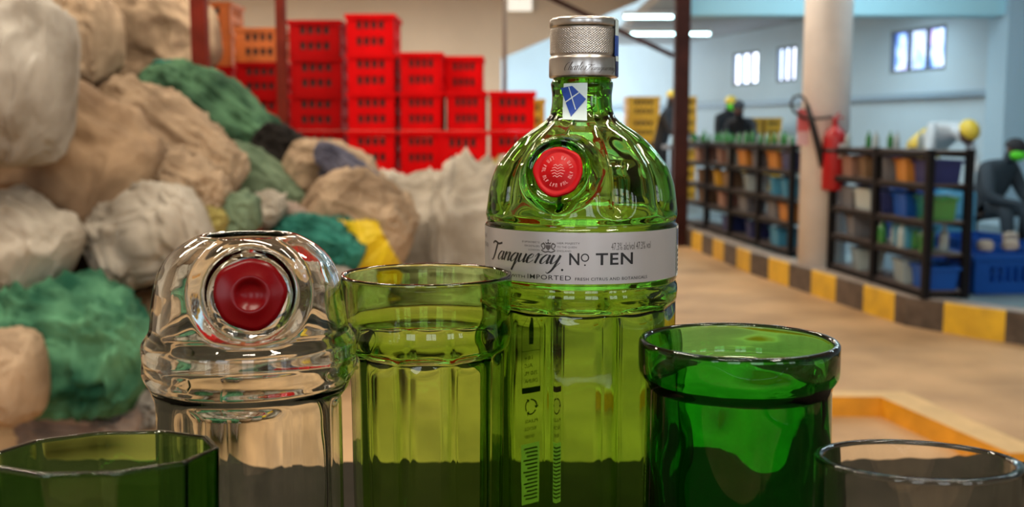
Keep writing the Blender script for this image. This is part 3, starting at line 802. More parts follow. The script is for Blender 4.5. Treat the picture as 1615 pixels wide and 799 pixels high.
def stack(src, x0, x1, D, n, where, group, tint='red', z0=0, h=CH, src2=None, n2=0, tint2=''):
    xc = P((x0+x1)/2, 205, D-.28).x; w = (x1-x0)*S(200, D-.28)
    for k in range(n+n2):
        s = src if k < n else src2
        if s.name in used:
            o = s.copy(); col.objects.link(o)
            for ch in s.children: d_ = ch.copy(); col.objects.link(d_); d_.parent = o
        else: o = s; used[s.name] = 1
        o.scale = ((w-.012)/.42, 1, h/CH*.995); o.location = (xc+random.Random(k*7+int(x0)).uniform(-.008, .008), D, z0+k*h)
        top = ORD[n+n2-1-k]; c = tint if k < n else tint2
        tag(o, '%s plastic crate, %s in the %s' % (c, top, where), 'crate', group)
G1 = 'stacked plastic crates behind the sacks'
stack(cr_dark, 457, 543, 9.9, 7, 'dark red stack behind the blue-capped sack', G1, 'dark red')
stack(cr_red, 547, 627, 9.4, 7, 'tallest bright red stack left of the middle', G1)
stack(cr_red, 629, 699, 9.3, 6, 'red stack next right of the tallest one', G1)
stack(cr_red, 701, 764, 9.75, 6, 'rear red stack behind the low front stack', G1)
stack(cr_red, 703, 767, 9.1, 5, 'medium red stack rising behind the short one', G1)
stack(cr_red, 769, 845, 9.2, 5, 'rightmost red stack beside the bottle shoulder', G1)
stack(cr_red, 691, 769, 8.45, 4, 'short front red stack above the white sacks', G1)
stack(cr_dark, 372, 452, 10.6, 6, 'dim red stack under orange crates', G1, 'dark red', src2=cr_or, n2=1, tint2='orange')
stack(cr_dark, 292, 370, 11.3, 6, 'far left stack behind green sack', G1, 'dark red', src2=cr_or, n2=2, tint2='orange')
stack(cr_ye, 770, 815, 11.0, 5, 'yellow stack seen over the rightmost red crates', G1, 'yellow')
stack(cr_ye, 818, 862, 11.4, 5, 'yellow stack just left of the bottle neck', G1, 'yellow')
# orange crates in the bay
G2 = 'orange crates in the bay'
stack(cr_ye, 988, 1042, 17.0, 5, 'yellow stack right of the bottle neck', G2, 'yellow', KH)
stack(cr_ye, 1080, 1099, 17.0, 5, 'narrow yellow stack touching the rust-brown post', G2, 'yellow', KH)
stack(cr_ye, 1172, 1203, 17.4, 4, 'left yellow stack behind the masked workers', G2, 'yellow', KH)
stack(cr_ye, 1205, 1234, 17.4, 4, 'right yellow stack behind the masked workers', G2, 'yellow', KH)

# ================================================================ SACKS
def sackmat(name, c, c2=None, s=4):
    m = mat(name, tuple(k*.9 for k in c), .85, spec=.12, noise_s=s, c2=tuple(k*.62 for k in (c2 or tuple(q*.85 for q in c))), bump=.6, bump_s=9); return m
K_WHITE = sackmat('white_woven', (.60, .55, .47), (.46, .40, .32)); K_GREY = sackmat('grey_white_woven', (.52, .49, .44), (.36, .31, .25), 3)
K_TAN = sackmat('tan_woven', (.46, .32, .20), (.32, .21, .13)); K_BEIGE = sackmat('beige_woven', (.54, .40, .27), (.36, .25, .16))
K_GREEN = sackmat('sea_green_woven', (.12, .32, .18), (.02, .12, .07), 5); K_TEAL = sackmat('teal_woven', (.05, .27, .21), (.02, .13, .10), 6)
K_DGREEN = sackmat('dull_green_woven', (.10, .22, .12), (.03, .08, .045)); K_PALEG = sackmat('pale_green_woven', (.20, .28, .18), (.11, .17, .10))
K_GAPSHADE = sackmat('gap_shade_bag', (.02, .017, .015)); K_OLIVE = sackmat('olive_bag', (.42, .36, .12)); K_DKBR = sackmat('dark_waste', (.10, .075, .055), (.03, .02, .015), 8)  # the black bags are fillers that put shade into gaps between sacks
K_PINK = sackmat('pinkish_rag', (.50, .38, .31), (.38, .30, .26))
def sack_mesh(hx, hy, hz, seed, lump=.16, fold=.05, tuft=0, ridge=3.0, e=.72, nu=110, nv=72, crown=0):
    """stuffed sack: long axis x, gathered neck at +x if tuft"""
    mb = MB(); vs = []; off = Vector((seed*3.17, seed*1.31, seed*7.7))
    sg = lambda v, p: math.copysign(abs(v)**p, v)
    for i in range(nv+1):
        ph = -PI/2+PI*i/nv
        for j in range(nu):
            th = 2*PI*j/nu
            x = sg(math.sin(ph), e); cr_ = max(0, math.cos(ph))**e
            y = cr_*sg(math.cos(th), e); z = cr_*sg(math.sin(th), e)
            v = Vector((x, y, z)); d = Vector((math.sin(ph), math.cos(ph)*math.cos(th), math.cos(ph)*math.sin(th)))
            n1 = noise.noise(d*1.5+off); n2 = noise.noise(d*3.4+off*2)
            rg = 1-abs(noise.noise(Vector((d.x*ridge*1.8, d.y*ridge, d.z*ridge*1.2))+off*.7+Vector((n2, n1, 0))*.8))*2
            rg2 = 1-abs(noise.noise(d*ridge*2.6+off*1.9))*2
            wq = Vector((n2, n1, n2))*.5
            an = Vector((d.x*1.1, d.y*2.6, d.z*2.6))+off*1.3+wq; bn = Vector((d.x*3.0+d.z*1.5, d.y*1.6, d.z*2.2-d.x))+off*2.1+wq
            f1 = (1-abs(noise.noise(an*ridge*.42))*1.6)**3 if abs(noise.noise(an*ridge*.42)) < .62 else 0
            f2 = max(0, 1-abs(noise.noise(bn*ridge*.5))*1.8)**3; f3 = max(0, 1-abs(noise.noise(an*ridge*.95+wq))*1.6)**3
            k = 1+lump*n1+lump*.7*n2+fold*(1.7*(f1-.45)+1.3*(f2-.4)+.55*(f3-.4))
            if tuft and x > .6:
                pl_ = math.cos(th*9+seed)*.06*sst(.6, 1, x); k *= 1+pl_
            v = Vector((v.x*hx*(1+lump*.3*n1), v.y*hy*k, v.z*hz*k))
            if v.z < -hz*.8: v.z = -hz*.8+(v.z+hz*.8)*.3
            if crown and v.z > hz*.35:
                t_ = sst(hz*.35, hz, v.z); v.z += crown*t_*(abs(noise.noise(Vector((v.x/hx*2.6, v.y/hy*1.3, seed))))*2.4+.5*noise.noise(Vector((v.x/hx*7, v.y/hy*4, seed+3)))); v.y *= 1-.35*t_
            vs.append(v)
    fs = [(i*nu+j, i*nu+(j+1) % nu, (i+1)*nu+(j+1) % nu, (i+1)*nu+j) for i in range(nv) for j in range(nu)]
    mb.add(vs, fs, 0, True)
    return mb
SACKS = []
def sack(px, py, D, wpx, hpx, dep, rot, seed, m, label, tuft=None, name='woven_sack', cat='sack', **k):
    s = S(py, D); c = P(px, py, D)
    if tuft:      # knot of gathered cloth: part with its own look
        root = thing(name, label, cat, c)
        o = sack_mesh(wpx/2*s, dep/2, hpx/2*s, seed, **k).build('sack_body', m, root, merge=1e-6)
        o.rotation_euler = (rot[0], rot[1], rot[2])
        tx, ty, sz_ = tuft; tp = P(tx, ty, D-dep*.05)-c
        mb = MB(); nn = 40; pr = [(2.3, -.9), (1.9, -.5), (1.35, -.18), (.95, .12), (.62, .42), (.40, .75), (.24, .95), (.05, .9)]
        vs = []
        for i, (r_, z_) in enumerate(pr):
            for j in range(nn):
                a = 2*PI*j/nn; q = r_*(1+.28*math.cos(a*7+seed)*(i > 0)+.15*math.cos(a*3))*sz_
                vs.append(tp+Vector((q*math.cos(a), q*math.sin(a), (z_+.12*math.cos(a*4+seed)*(z_ > .1)+.1*math.cos(a*7+1))*sz_)))
        mb.add(vs, [(i*nn+j, i*nn+(j+1) % nn, (i+1)*nn+(j+1) % nn, (i+1)*nn+j) for i in range(len(pr)-1) for j in range(nn)], 0, True)
        mb.build('gathered_neck', m, root)
        return root
    o = sack_mesh(wpx/2*s, dep/2, hpx/2*s, seed, **k).build(name, m, merge=1e-6)
    o.location = c; o.rotation_euler = rot
    return tag(o, label, cat)
# hidden bulk of the waste heap that the sacks lie on
hp = MB(); nn = 60; vs = []
for i in range(nn+1):
    for j in range(nn+1):
        x = -5.9+i/nn*5.6; y = 4.3+j/nn*4.3
        hgt = 1.45*sst(-.9, -3.4, x)*sst(4.9, 7.0, y)*(1-sst(7.6, 8.5, y))
        hgt += .16*noise.noise(Vector((x*2.2, y*2.2, 1)))*min(1, hgt*3)
        vs.append((x, y, hgt-.03))
hq = [(i*(nn+1)+j, (i+1)*(nn+1)+j, (i+1)*(nn+1)+j+1, i*(nn+1)+j+1) for i in range(nn) for j in range(nn)]
hq = [f for f in hq if max(vs[k][2] for k in f) > -.01]
uk = sorted({k for f in hq for k in f}); ki = {k: i for i, k in enumerate(uk)}
hp.add([vs[k] for k in uk], [tuple(ki[k] for k in f) for f in hq], 0, True)
o = hp.build('waste_heap', K_DKBR); tag(o, 'dark loose waste heap under and between the piled sacks at left', 'waste', kind='stuff')

sack(190, 75, 9.0, 300, 170, 1.0, (0, R(-6), 0), 1, K_BEIGE, 'blurred tan bulk sack at the far back under the sagging cable', lump=.3)
sack(55, 70, 7.2, 260, 190, .9, (0, 0, 0), 2, K_BEIGE, 'tan bulk sack behind the grey-white upright sack at top left')
sack(20, 128, 4.3, 170, 300, .6, (0, R(8), 0), 3, K_GREY, 'large grey-white upright sack in the top left corner', lump=.12, fold=.03)
sack(120, 255, 4.9, 260, 225, .55, (0, R(24), 0), 4, K_TAN, 'plump smooth tan sack lying in the middle of the left pile', lump=.15, fold=.03)
sack(262, 222, 5.5, 265, 130, .5, (0, R(33), 0), 5, K_BEIGE, 'long beige sack draped over the pile sloping down to the right', lump=.2, fold=.09)
sack(283, 300, 5.05, 165, 105, .4, (0, R(30), 0), 15, K_BEIGE, 'crumpled beige sack tucked under the long draped sack', lump=.25, fold=.14, ridge=4.5)
sack(238, 378, 4.75, 180, 150, .42, (0, R(-18), 0), 6, K_WHITE, 'cream white sack behind the clear bottle, half in shadow', lump=.2, fold=.08, e=.62, tuft=None)
sack(28, 388, 4.4, 165, 165, .45, (0, R(32), 0), 7, K_WHITE, 'white sack at the left edge above the green bag', lump=.14, fold=.04, e=.65)
sack(185, 420, 5.2, 120, 150, .4, (0, 0, 0), 8, K_GAPSHADE, 'black filler bag for the shade in the gap between two white sacks')
sack(60, 440, 5.1, 260, 130, .5, (0, 0, 0), 28, K_GAPSHADE, 'black filler bag for the shade behind the green bag and white sacks')
sack(108, 548, 4.25, 262, 215, .55, (0, R(8), 0), 9, K_GREEN, 'big sea green sack on the floor at lower left', lump=.16, fold=.10, ridge=3.6)
sack(12, 598, 3.85, 105, 160, .35, (0, 0, 0), 10, K_BEIGE, 'small tan sack cut by the left edge in front of green bag', lump=.1, fold=.03)
sack(120, 668, 4.35, 190, 66, .35, (0, R(4), 0), 11, K_PINK, 'pinkish grey rag bundle on the floor above the low green glass', lump=.3, fold=.12)
sack(215, 655, 4.7, 120, 70, .35, (0, R(-8), 0), 12, K_GREY, 'small pale bundle on the floor beside the clear bottle', lump=.3, fold=.12)
sack(345, 195, 7.4, 265, 120, .7, (0, R(34), 0), 13, K_DGREEN, 'long dull green sack high on the pile below the steel posts', lump=.2, fold=.08)
sack(288, 122, 7.9, 95, 52, .5, (0, R(6), 0), 14, K_TEAL, 'small dark teal bag on top of the dull green sack', lump=.25)
sack(415, 288, 6.4, 175, 80, .5, (0, R(36), 0), 16, K_PALEG, 'pale green sack sloping down between beige sack and blue-capped sack', lump=.12, fold=.05)
sack(432, 262, 7.1, 90, 130, .5, (0, R(20), 0), 17, K_GAPSHADE, 'black filler bag for the shadow right of the dull green sack')
sack(450, 250, 7.6, 48, 90, .3, (0, 0, 0), 27, K_WHITE, 'narrow white bundle upright beside the dark filler bag')
sack(326, 345, 5.0, 80, 55, .3, (0, R(20), 0), 18, K_OLIVE, 'small olive yellow bag above the clear bottle opening', lump=.25)
sack(380, 338, 5.1, 60, 70, .3, (0, 0, 0), 19, K_PALEG, 'small grey-green bag just above the clear bottle', lump=.25)
sack(420, 330, 5.5, 52, 50, .25, (0, R(25), 0), 20, K_WHITE, 'small white bundle beside the pale green sack', lump=.3, fold=.15)
sack(300, 535, 4.95, 230, 175, .55, (0, R(-5), 0), 51, K_TAN, 'tan sack on the floor seen through the clear bottle')
sack(330, 462, 5.35, 190, 110, .5, (0, R(6), 0), 53, K_BEIGE, 'beige sack lying behind the clear bottle dome, under the small bundles')
sack(480, 500, 5.5, 200, 190, .6, (0, R(4), 0), 52, K_GREY, 'grey-white sack on the floor seen through the rim of the olive tumbler')
# sack with the slate blue cloth end
sack(556, 275, 6.16, 140, 50, .2, (0, R(38), 0), 41, sackmat('slate_cloth_bag', (.20, .20, .27), (.10, .10, .15)), 'slate blue cloth bundle hanging over the beige sack before dark red crates', lump=.2, fold=.08)
s1 = sack(527, 278, 6.6, 160, 100, .6, (0, R(24), 0), 21, K_BEIGE, 'beige sack under the slate blue cloth bundle', lump=.14, fold=.05)
K_SLATE = sackmat('slate_cloth', (.20, .21, .28), (.12, .13, .19))
me = s1.data; me.materials.append(K_SLATE)
for p_ in me.polygons:
    c = p_.center; wv = noise.noise(c*5)*.05
    if c.x/.3+c.z*.0 > -.15+wv and .00 < c.z+.06*c.x+wv < .30 and c.x > -.08 and c.z < .12: p_.material_index = 1
s2 = sack(556, 368, 6.0, 185, 195, .6, (0, R(30), 0), 22, K_BEIGE, 'beige printed sack with a bright yellow patch behind the olive tumbler', lump=.12, fold=.05, nu=200, nv=140)
M_YP = mat('yellow_print', (.85, .62, .01), .5); M_BP = mat('black_print', (.02, .02, .02), .5); M_GP = mat('green_print', (.05, .17, .12), .5); M_RP = mat('faded_red_print', (.55, .25, .18), .5)
me = s2.data
for m_ in (M_YP, M_BP, M_GP, M_RP): me.materials.append(m_)
mw = Matrix.Translation(s2.location) @ Euler(s2.rotation_euler).to_matrix().to_4x4()
PR = [(M_YP, 1)]
s0 = S(362, 5.7)
for p_ in me.polygons:       # printed artwork in the sack's own front face
    c = mw @ p_.center
    if c.y > s2.location.y-.02: continue
    u = (c.x-s2.location.x)/s0; v = -(c.z-s2.location.z)/s0
    wv = 5*noise.noise(c*14)
    if -12+v*.1+wv < u < 64+v*.4+wv and -30 < v < 75: p_.material_index = 1
    if p_.material_index == 1 and (u-14-v*.15)**2/110+(v-12)**2/330 < 1: p_.material_index = 2
    if -42 < u < 14 and -36+wv < v < -29+wv: p_.material_index = 3
    if -35 < u < 0 and -24+wv < v < -19+wv: p_.material_index = 4
sack(498, 388, 5.6, 150, 78, .45, (0, R(20), 0), 23, K_TEAL, 'crumpled teal green bag right of the clear bottle dome', lump=.25, fold=.12, ridge=4)
sack(455, 355, 5.75, 90, 60, .3, (0, R(30), 0), 29, K_PINK, 'brownish rag bundle above the teal green bag', lump=.3, fold=.12)
sack(655, 380, 7.0, 150, 200, .75, (0, 0, 0), 24, K_WHITE, 'tall cream bulk sack standing before the red crates', lump=.1, fold=.06, e=.5, ridge=3.4, crown=.055)
sack(752, 376, 6.7, 145, 215, .75, (0, 0, 0), 25, K_WHITE, 'cream bulk sack with gathered neck left of the bottle label', lump=.1, fold=.06, e=.5, ridge=3.4, crown=.08)
sack(700, 480, 6.4, 260, 110, .7, (0, 0, 0), 26, K_GREY, 'low grey-white sack on the floor behind the olive tumbler', lump=.15)
sack(795, 380, 7.5, 70, 262, .3, (0, 0, 0), 31, K_OLIVE, 'narrow ochre bag standing at left of the bottle shoulder', lump=.2)

# ================================================================ EXTINGUISHER ON THE COLUMN
M_EXT = mat('extinguisher_red', (.42, .006, .010), .4, coat=.1); M_RUB = mat('black_rubber', (.012, .012, .013), .5)
ex = P(1316, 250, 8.46); ez0 = P(1315, 300, 8.47).z; ez1 = P(1315, 200, 8.47).z; eh = ez1-ez0
e = thing('fire_extinguisher', 'red fire extinguisher with black hose horn hung on the round cream column', 'fire extinguisher', (ex.x, 8.47, ez0))
er = .088
MB().lathe([(0, 0), (er*.9, 0), (er, .02), (er, eh*.80), (er*.95, eh*.87), (er*.7, eh*.95), (er*.35, eh), (er*.3, eh*1.03), (0, eh*1.03)], 40).build('cylinder_body', M_EXT, e)
v = MB(); v.lathe([(0, eh*1.03), (.02, eh*1.03), (.02, eh*1.14), (0, eh*1.14)], 20)
v.build('valve', M_EXT, e)
hd = MB(); hd.bar((-.01, 0, eh*1.10), (.03, 0, eh*1.22), .02, .012); hd.bar((-.03, 0, eh*1.13), (.06, 0, eh*1.15), .02, .012); hd.build('squeeze_handle', M_EXT, e)
lb = MB(); n2 = 12; vv = []
for i in range(n2+1):
    a = R(5)+R(85)*i/n2
    for z in (eh*.52, eh*.74): vv.append(((er+.002)*math.sin(a), -(er+.002)*math.cos(a), z))
lb.add(vv, [(2*i, 2*i+2, 2*i+3, 2*i+1) for i in range(n2)], 0, True); lb.build('white_label', M_WHITE, e)
bd = MB(); bd.lathe([(er+.004, eh*.60), (er+.004, eh*.66)], 40); bd.build('strap', M_RUB, e)
q = lambda px, py, D=8.5: P(px, py, D)-Vector((ex.x, 8.47, ez0))
MB().tube([q(1313, 184), q(1290, 187, 8.48), q(1268, 186, 8.50), q(1252, 176, 8.52), q(1247, 164, 8.52), q(1252, 153, 8.50), q(1262, 150, 8.48), q(1270, 157, 8.46), q(1275, 172, 8.45)], .011, 10).build('hose', M_RUB, e)
MB().tube([q(1273, 165, 8.46), q(1281, 195, 8.46), q(1291, 232, 8.47), q(1299, 262, 8.49)], [.018, .024, .028, .034], 14).build('discharge_horn', M_RUB, e)
ts = thing('wall_tag', 'faded red and white paper tag on the left side of the cream column', 'sign', tuple(P(1266, 229, 8.56)))
n2 = 6; s_ = S(200, 8.56)
for nm, m_, z0_, z1_ in (('red_field', mat('faded_red', (.72, .13, .13), .5), 22, 57), ('white_field', mat('pale_pink', (.80, .48, .48), .5), 0, 22)):
    MB().box((0, 0, (z0_+z1_)/2*s_), (19*s_, .006, (z1_-z0_)*s_)).build(nm, m_, ts)

# ================================================================ RACKS
M_BOARD = mat('shelf_board', (.10, .08, .075), .6, noise_s=5, noise_amt=.3)
def rx(D): return 2.69-.1136*(D-6.8)
LV = [.232, .465, .672, .905, 1.115]
def rack(D0, D1, n, label):
    t = thing('storage_rack', label, 'rack', (rx(D0)-.06, D0, KH))
    d = Vector((rx(D1)-rx(D0), D1-D0, 0)); L = d.length; t.rotation_euler = (0, 0, math.atan2(d.y, d.x)-PI/2)
    for k in range(n+1):
        y = L*k/n
        for xx in (.0, .26): MB().box((xx, y, (1.13-KH)/2), (.045, .045, 1.13-KH)).build('upright', M_BLACK, t)
        f = MB()
        for z in LV: f.box((.13, y, z-KH-.02), (.24, .03, .03))
    for z in LV:
        f = MB(); f.box((.13, L/2, z-KH), (.27, L, .015), 0)
        o = f.build('shelf_board', M_BOARD, t)
        g = MB()
        for xx in (0, .26): g.box((xx, L/2, z-KH-.02), (.035, L-.04, .035))
        g.build('shelf_rail', M_BLACK, t)
    return t
rack(6.95, 8.45, 2, 'black steel rack on the platform right of the cream column')
rack(9.3, 12.6, 4, 'long black steel rack on the platform between rust post and cream column')
M_GB = mat('green_bottle_shiny', (.03, .22, .05), .15, coat=.6); M_CB = mat('pale_bottle', (.38, .48, .50), .2, coat=.5)
M_BC = mat('blue_plastic', (.008, .08, .38), .5, spec=.2); M_LB = mat('light_blue_plastic', (.05, .28, .46), .5); M_NV = mat('navy_plastic', (.01, .02, .12), .5)
M_CARD = mat('cardboard', (.20, .12, .06), .8); M_GREYB = mat('grey_box', (.15, .16, .18), .6); M_OR = mat('orange_box', (.55, .22, .03), .6)
M_PKB = mat('salmon_box', (.32, .18, .13), .7)
bt = MB().lathe([(0, 0), (.036, 0), (.038, .005), (.038, .12), (.034, .145), (.016, .17), (.013, .20), (.016, .203), (.016, .212), (0, .212)], 20).build('small_bottle', M_GB)
btc = bt.copy(); btc.data = bt.data.copy(); btc.data.materials[0] = M_CB; col.objects.link(btc); btc.name = 'small_bottle'
def bin_mesh(w, d, h):
    mb = MB(); t = .012
    a = [(-w/2*.88, -d/2*.88, 0), (w/2*.88, -d/2*.88, 0), (w/2*.88, d/2*.88, 0), (-w/2*.88, d/2*.88, 0)]; b = [(-w/2, -d/2, h), (w/2, -d/2, h), (w/2, d/2, h), (-w/2, d/2, h)]
    c = [(x*(1-2*t/w), y*(1-2*t/d), h) for x, y, _ in b]; e_ = [(x*.9, y*.9, .015) for x, y, _ in a]
    mb.add(a+b+c+e_, [(3, 2, 1, 0)]+[(i, (i+1) % 4, 4+(i+1) % 4, 4+i) for i in range(4)]+[(4+i, 4+(i+1) % 4, 8+(i+1) % 4, 8+i) for i in range(4)]+[(8+i, 8+(i+1) % 4, 12+(i+1) % 4, 12+i) for i in range(4)]+[(12, 13, 14, 15)])
    mb.box((0, -d/2-.005, h-.012), (w+.02, .012, .02)); mb.box((0, d/2+.005, h-.012), (w+.02, .012, .02))
    return mb
_bins = {}
def bin_(m, nm):
    k = (m.name, nm)
    if k not in _bins:
        o = bin_mesh(.20, .27, .15).build(nm, m)
        _bins[k] = o; return o
    o = _bins[k].copy(); col.objects.link(o); return o
lvln = ['bottom board', 'second board', 'middle board', 'fourth board', 'top board']
rnd = random.Random(42)
# contents: list per rack board of (depth, kind, material, word)
near = {4: [], 3: [(8.32, M_PKB, 'salmon'), (8.03, M_CARD, 'brown'), (7.72, M_GREYB, 'grey'), (7.42, M_OR, 'orange'), (7.12, M_NV, 'navy')],
        2: [(8.3, M_GREYB, 'grey'), (8.01, M_CB, 'pale'), (7.72, M_NV, 'navy'), (7.42, M_BC, 'blue'), (7.12, M_GB, 'green')],
        1: [(8.2, M_GREYB, 'grey'), (7.4, M_LB, 'light blue')], 0: [(8.1, M_CB, 'pale'), (7.4, M_CB, 'white'), (7.1, M_BC, 'blue')]}
far = {3: [(12.3, M_PKB, 'salmon'), (11.5, M_PKB, 'pinkish'), (11.1, M_CB, 'pale'), (10.75, M_OR, 'orange'), (10.4, M_GREYB, 'grey'), (9.9, M_OR, 'amber'), (9.55, M_NV, 'navy')],
       2: [(12.2, M_CARD, 'brown'), (11.6, M_CY, 'yellow'), (11.2, M_CARD, 'brown'), (10.6, M_CB, 'pale'), (9.9, M_LB, 'light blue'), (9.6, M_LB, 'sky blue')],
       1: [(12.1, M_CARD, 'brown'), (11.4, M_PKB, 'salmon'), (10.7, M_GREYB, 'grey'), (9.9, M_GREYB, 'dark grey'), (9.6, M_OR, 'orange')],
       0: [(11.2, M_NV, 'navy'), (10.5, M_NV, 'navy'), (9.8, M_LB, 'light blue')]}
for rk, tab in (('near rack right of column', near), ('long rack left of column', far)):
    for lv, items in tab.items():
        for k, (D, m_, w_) in enumerate(items):
            o = bin_(m_, 'storage_bin'); o.location = (rx(D)+.07, D, LV[lv]+.008); o.rotation_euler = (0, 0, rnd.uniform(-.15, .15))
            tag(o, '%s open bin, %s from left, %s, %s' % (w_, ['first', 'second', 'third', 'fourth', 'fifth', 'sixth', 'seventh'][k], lvln[lv], rk), 'bin', 'storage bins on the racks')
first = {}
NTH = ['first', 'second', 'third', 'fourth', 'fifth', 'sixth', 'seventh', 'eighth', 'ninth', 'tenth', 'eleventh', 'twelfth', 'thirteenth', 'fourteenth', 'fifteenth', 'sixteenth', 'seventeenth', 'eighteenth', 'nineteenth', 'twentieth']+['twenty-'+q for q in ('first', 'second', 'third', 'fourth', 'fifth', 'sixth', 'seventh', 'eighth')]
rows_b = {}
def name_rows():
    for key, os_ in rows_b.items():
        os_.sort(key=lambda o: o.location.x/o.location.y)
        for i, o in enumerate(os_): o['label'] = '%s, %s of them from the left' % (key, NTH[min(i, len(NTH)-1)])
def place_b(src, x, y, z, lab_, g_, s=1):
    if src.name in first: o = src.copy(); col.objects.link(o)
    else: o = src; first[src.name] = 1
    o.location = (x, y, z); o.scale = (s, s, s); tag(o, lab_, 'bottle', g_); rows_b.setdefault(lab_, []).append(o); return o
for k in range(26):
    D = 9.4+k*.121; g_ = (k*7) % 5 < 3
    place_b(bt if g_ else btc, rx(D)-.03+(k*37 % 5)*.05, D, LV[4]+.008, '%s on top of the long rack' % ('small green glass bottle' if g_ else 'small pale clear bottle'), 'green bottles on the long rack' if g_ else 'pale bottles on the long rack', .42+.06*(k*5 % 4))
for k, D in enumerate((8.3, 8.15, 8.0, 7.82, 7.7, 7.55)):
    g_ = k in (1, 2); place_b(bt if g_ else btc, rx(D)-.02+.09*(k % 3), D, LV[4]+.008, '%s on top of the near rack' % ('small green glass bottle' if g_ else 'small pale clear bottle'), 'green bottles on the near rack' if g_ else 'pale bottles on the near rack', .55)
for k in range(9):
    D = 7.05+k*.075; g_ = k % 3 != 1
    place_b(bt if g_ else btc, rx(D)-.03+(k*3 % 4)*.055, D, LV[2]+.16 if False else LV[1]+.008, '%s on the second board of the near rack' % ('green bottle' if g_ else 'pale bottle'), 'green bottles low on the near rack' if g_ else 'pale bottles low on the near rack', .8)

# blue drums and crates on the platform
def drum(px, D, h, r, m, label):
    x = P(px, 205, D).x
    t = thing('plastic_drum', label, 'drum', (x, D, KH))
    MB().lathe([(0, 0), (r*.94, 0), (r, .02), (r, h*.3), (r*1.03, h*.32), (r, h*.34), (r, h*.64), (r*1.03, h*.66), (r, h*.68), (r, h*.95), (r*.93, h), (0, h)], 36).build('drum_body', m, t)
    l = MB(); l.lathe([(0, h-.002), (r*.86, h-.002), (r*.86, h+.02), (0, h+.02)], 36); l.build('drum_lid', m, t)
drum(1452, 9.6, .78, .24, M_BC, 'blue plastic drum seen through the right end of the near rack')
drum(1400, 10.4, .85, .26, M_NV, 'navy plastic drum seen through the middle of near rack')
drum(1510, 9.3, .55, .17, M_LB, 'light blue drum beside the seated worker')
cb = crate_mesh(.52, .38, .26, 1, 6)
cbo = cb.build('blue_crate', M_BC); i = 0
for (px, py, D, lab_) in ((1582, 0, 7.35, 'blue crate nearest the kerb in the bottom right of the bay'), (1625, 0, 7.9, 'blue crate in the second row at the right edge'), (1535, 0, 8.55, 'blue crate standing farthest left before the bench')):
    o = cbo if i == 0 else cbo.copy()
    if i: col.objects.link(o)
    i += 1
    o.location = (P(px, 205, D).x, D, KH); o.rotation_euler = (0, 0, .1*i); tag(o, lab_, 'crate', 'blue crates on the bay floor')
for k, (px, D) in enumerate(((1560, 7.32), (1600, 7.35), (1600, 7.9))):
    x = P(px, 205, D).x
    o = sack_mesh(.05, .05, .04, 60+k, nu=24, nv=16).build('white_bundle', K_WHITE, loc=(x, D-.02, KH+.30)); 
    tag(o, 'small white bundle %s' % ['on the nearest blue crate, toward the rack', 'on the nearest blue crate, toward the right edge', 'on the second-row blue crate'][k], 'bundle')

# ================================================================ PEOPLE
def figure(name, label, loc, rz, J, mats, head, scale=1.0):
    """J: joints dict -> one continuous skinned body; clothing areas by height/region are separate children"""
    t = thing(name, label, 'person', loc, rz); t.scale = (scale,)*3
    names = list(J); idx = {n: i for i, n in enumerate(names)}
    edges = []
    for n_, (p, r_, par) in J.items():
        if par: edges.append((idx[par], idx[n_]))
    me = bpy.data.meshes.new('body'); me.from_pydata([J[n_][0] for n_ in names], edges, [])
    o = bpy.data.objects.new('body', me); col.objects.link(o); o.parent = t
    sm = o.modifiers.new('skin', 'SKIN'); sm.use_smooth_shade = True
    for i, n_ in enumerate(names):
        sv = me.skin_vertices[0].data[i]; r_ = J[n_][1]; sv.radius = r_ if isinstance(r_, tuple) else (r_, r_); sv.use_root = (i == 0)
    o.modifiers.new('sub', 'SUBSURF').levels = 1; o.modifiers['sub'].render_levels = 2
    me.materials.append(mats['cloth'])
    return t, o
M_SKIN = mat('dark_skin', (.13, .06, .035), .5); M_DKC = mat('dark_overalls', (.035, .055, .075), .8); M_BKC = mat('black_clothes', (.015, .016, .02), .8)
M_WHC = mat('white_shirt', (.68, .74, .78), .8); M_MASK = mat('neon_green_mask', (.12, .85, .03), .4); M_HELM = mat('yellow_cap', (.85, .62, .06), .4)
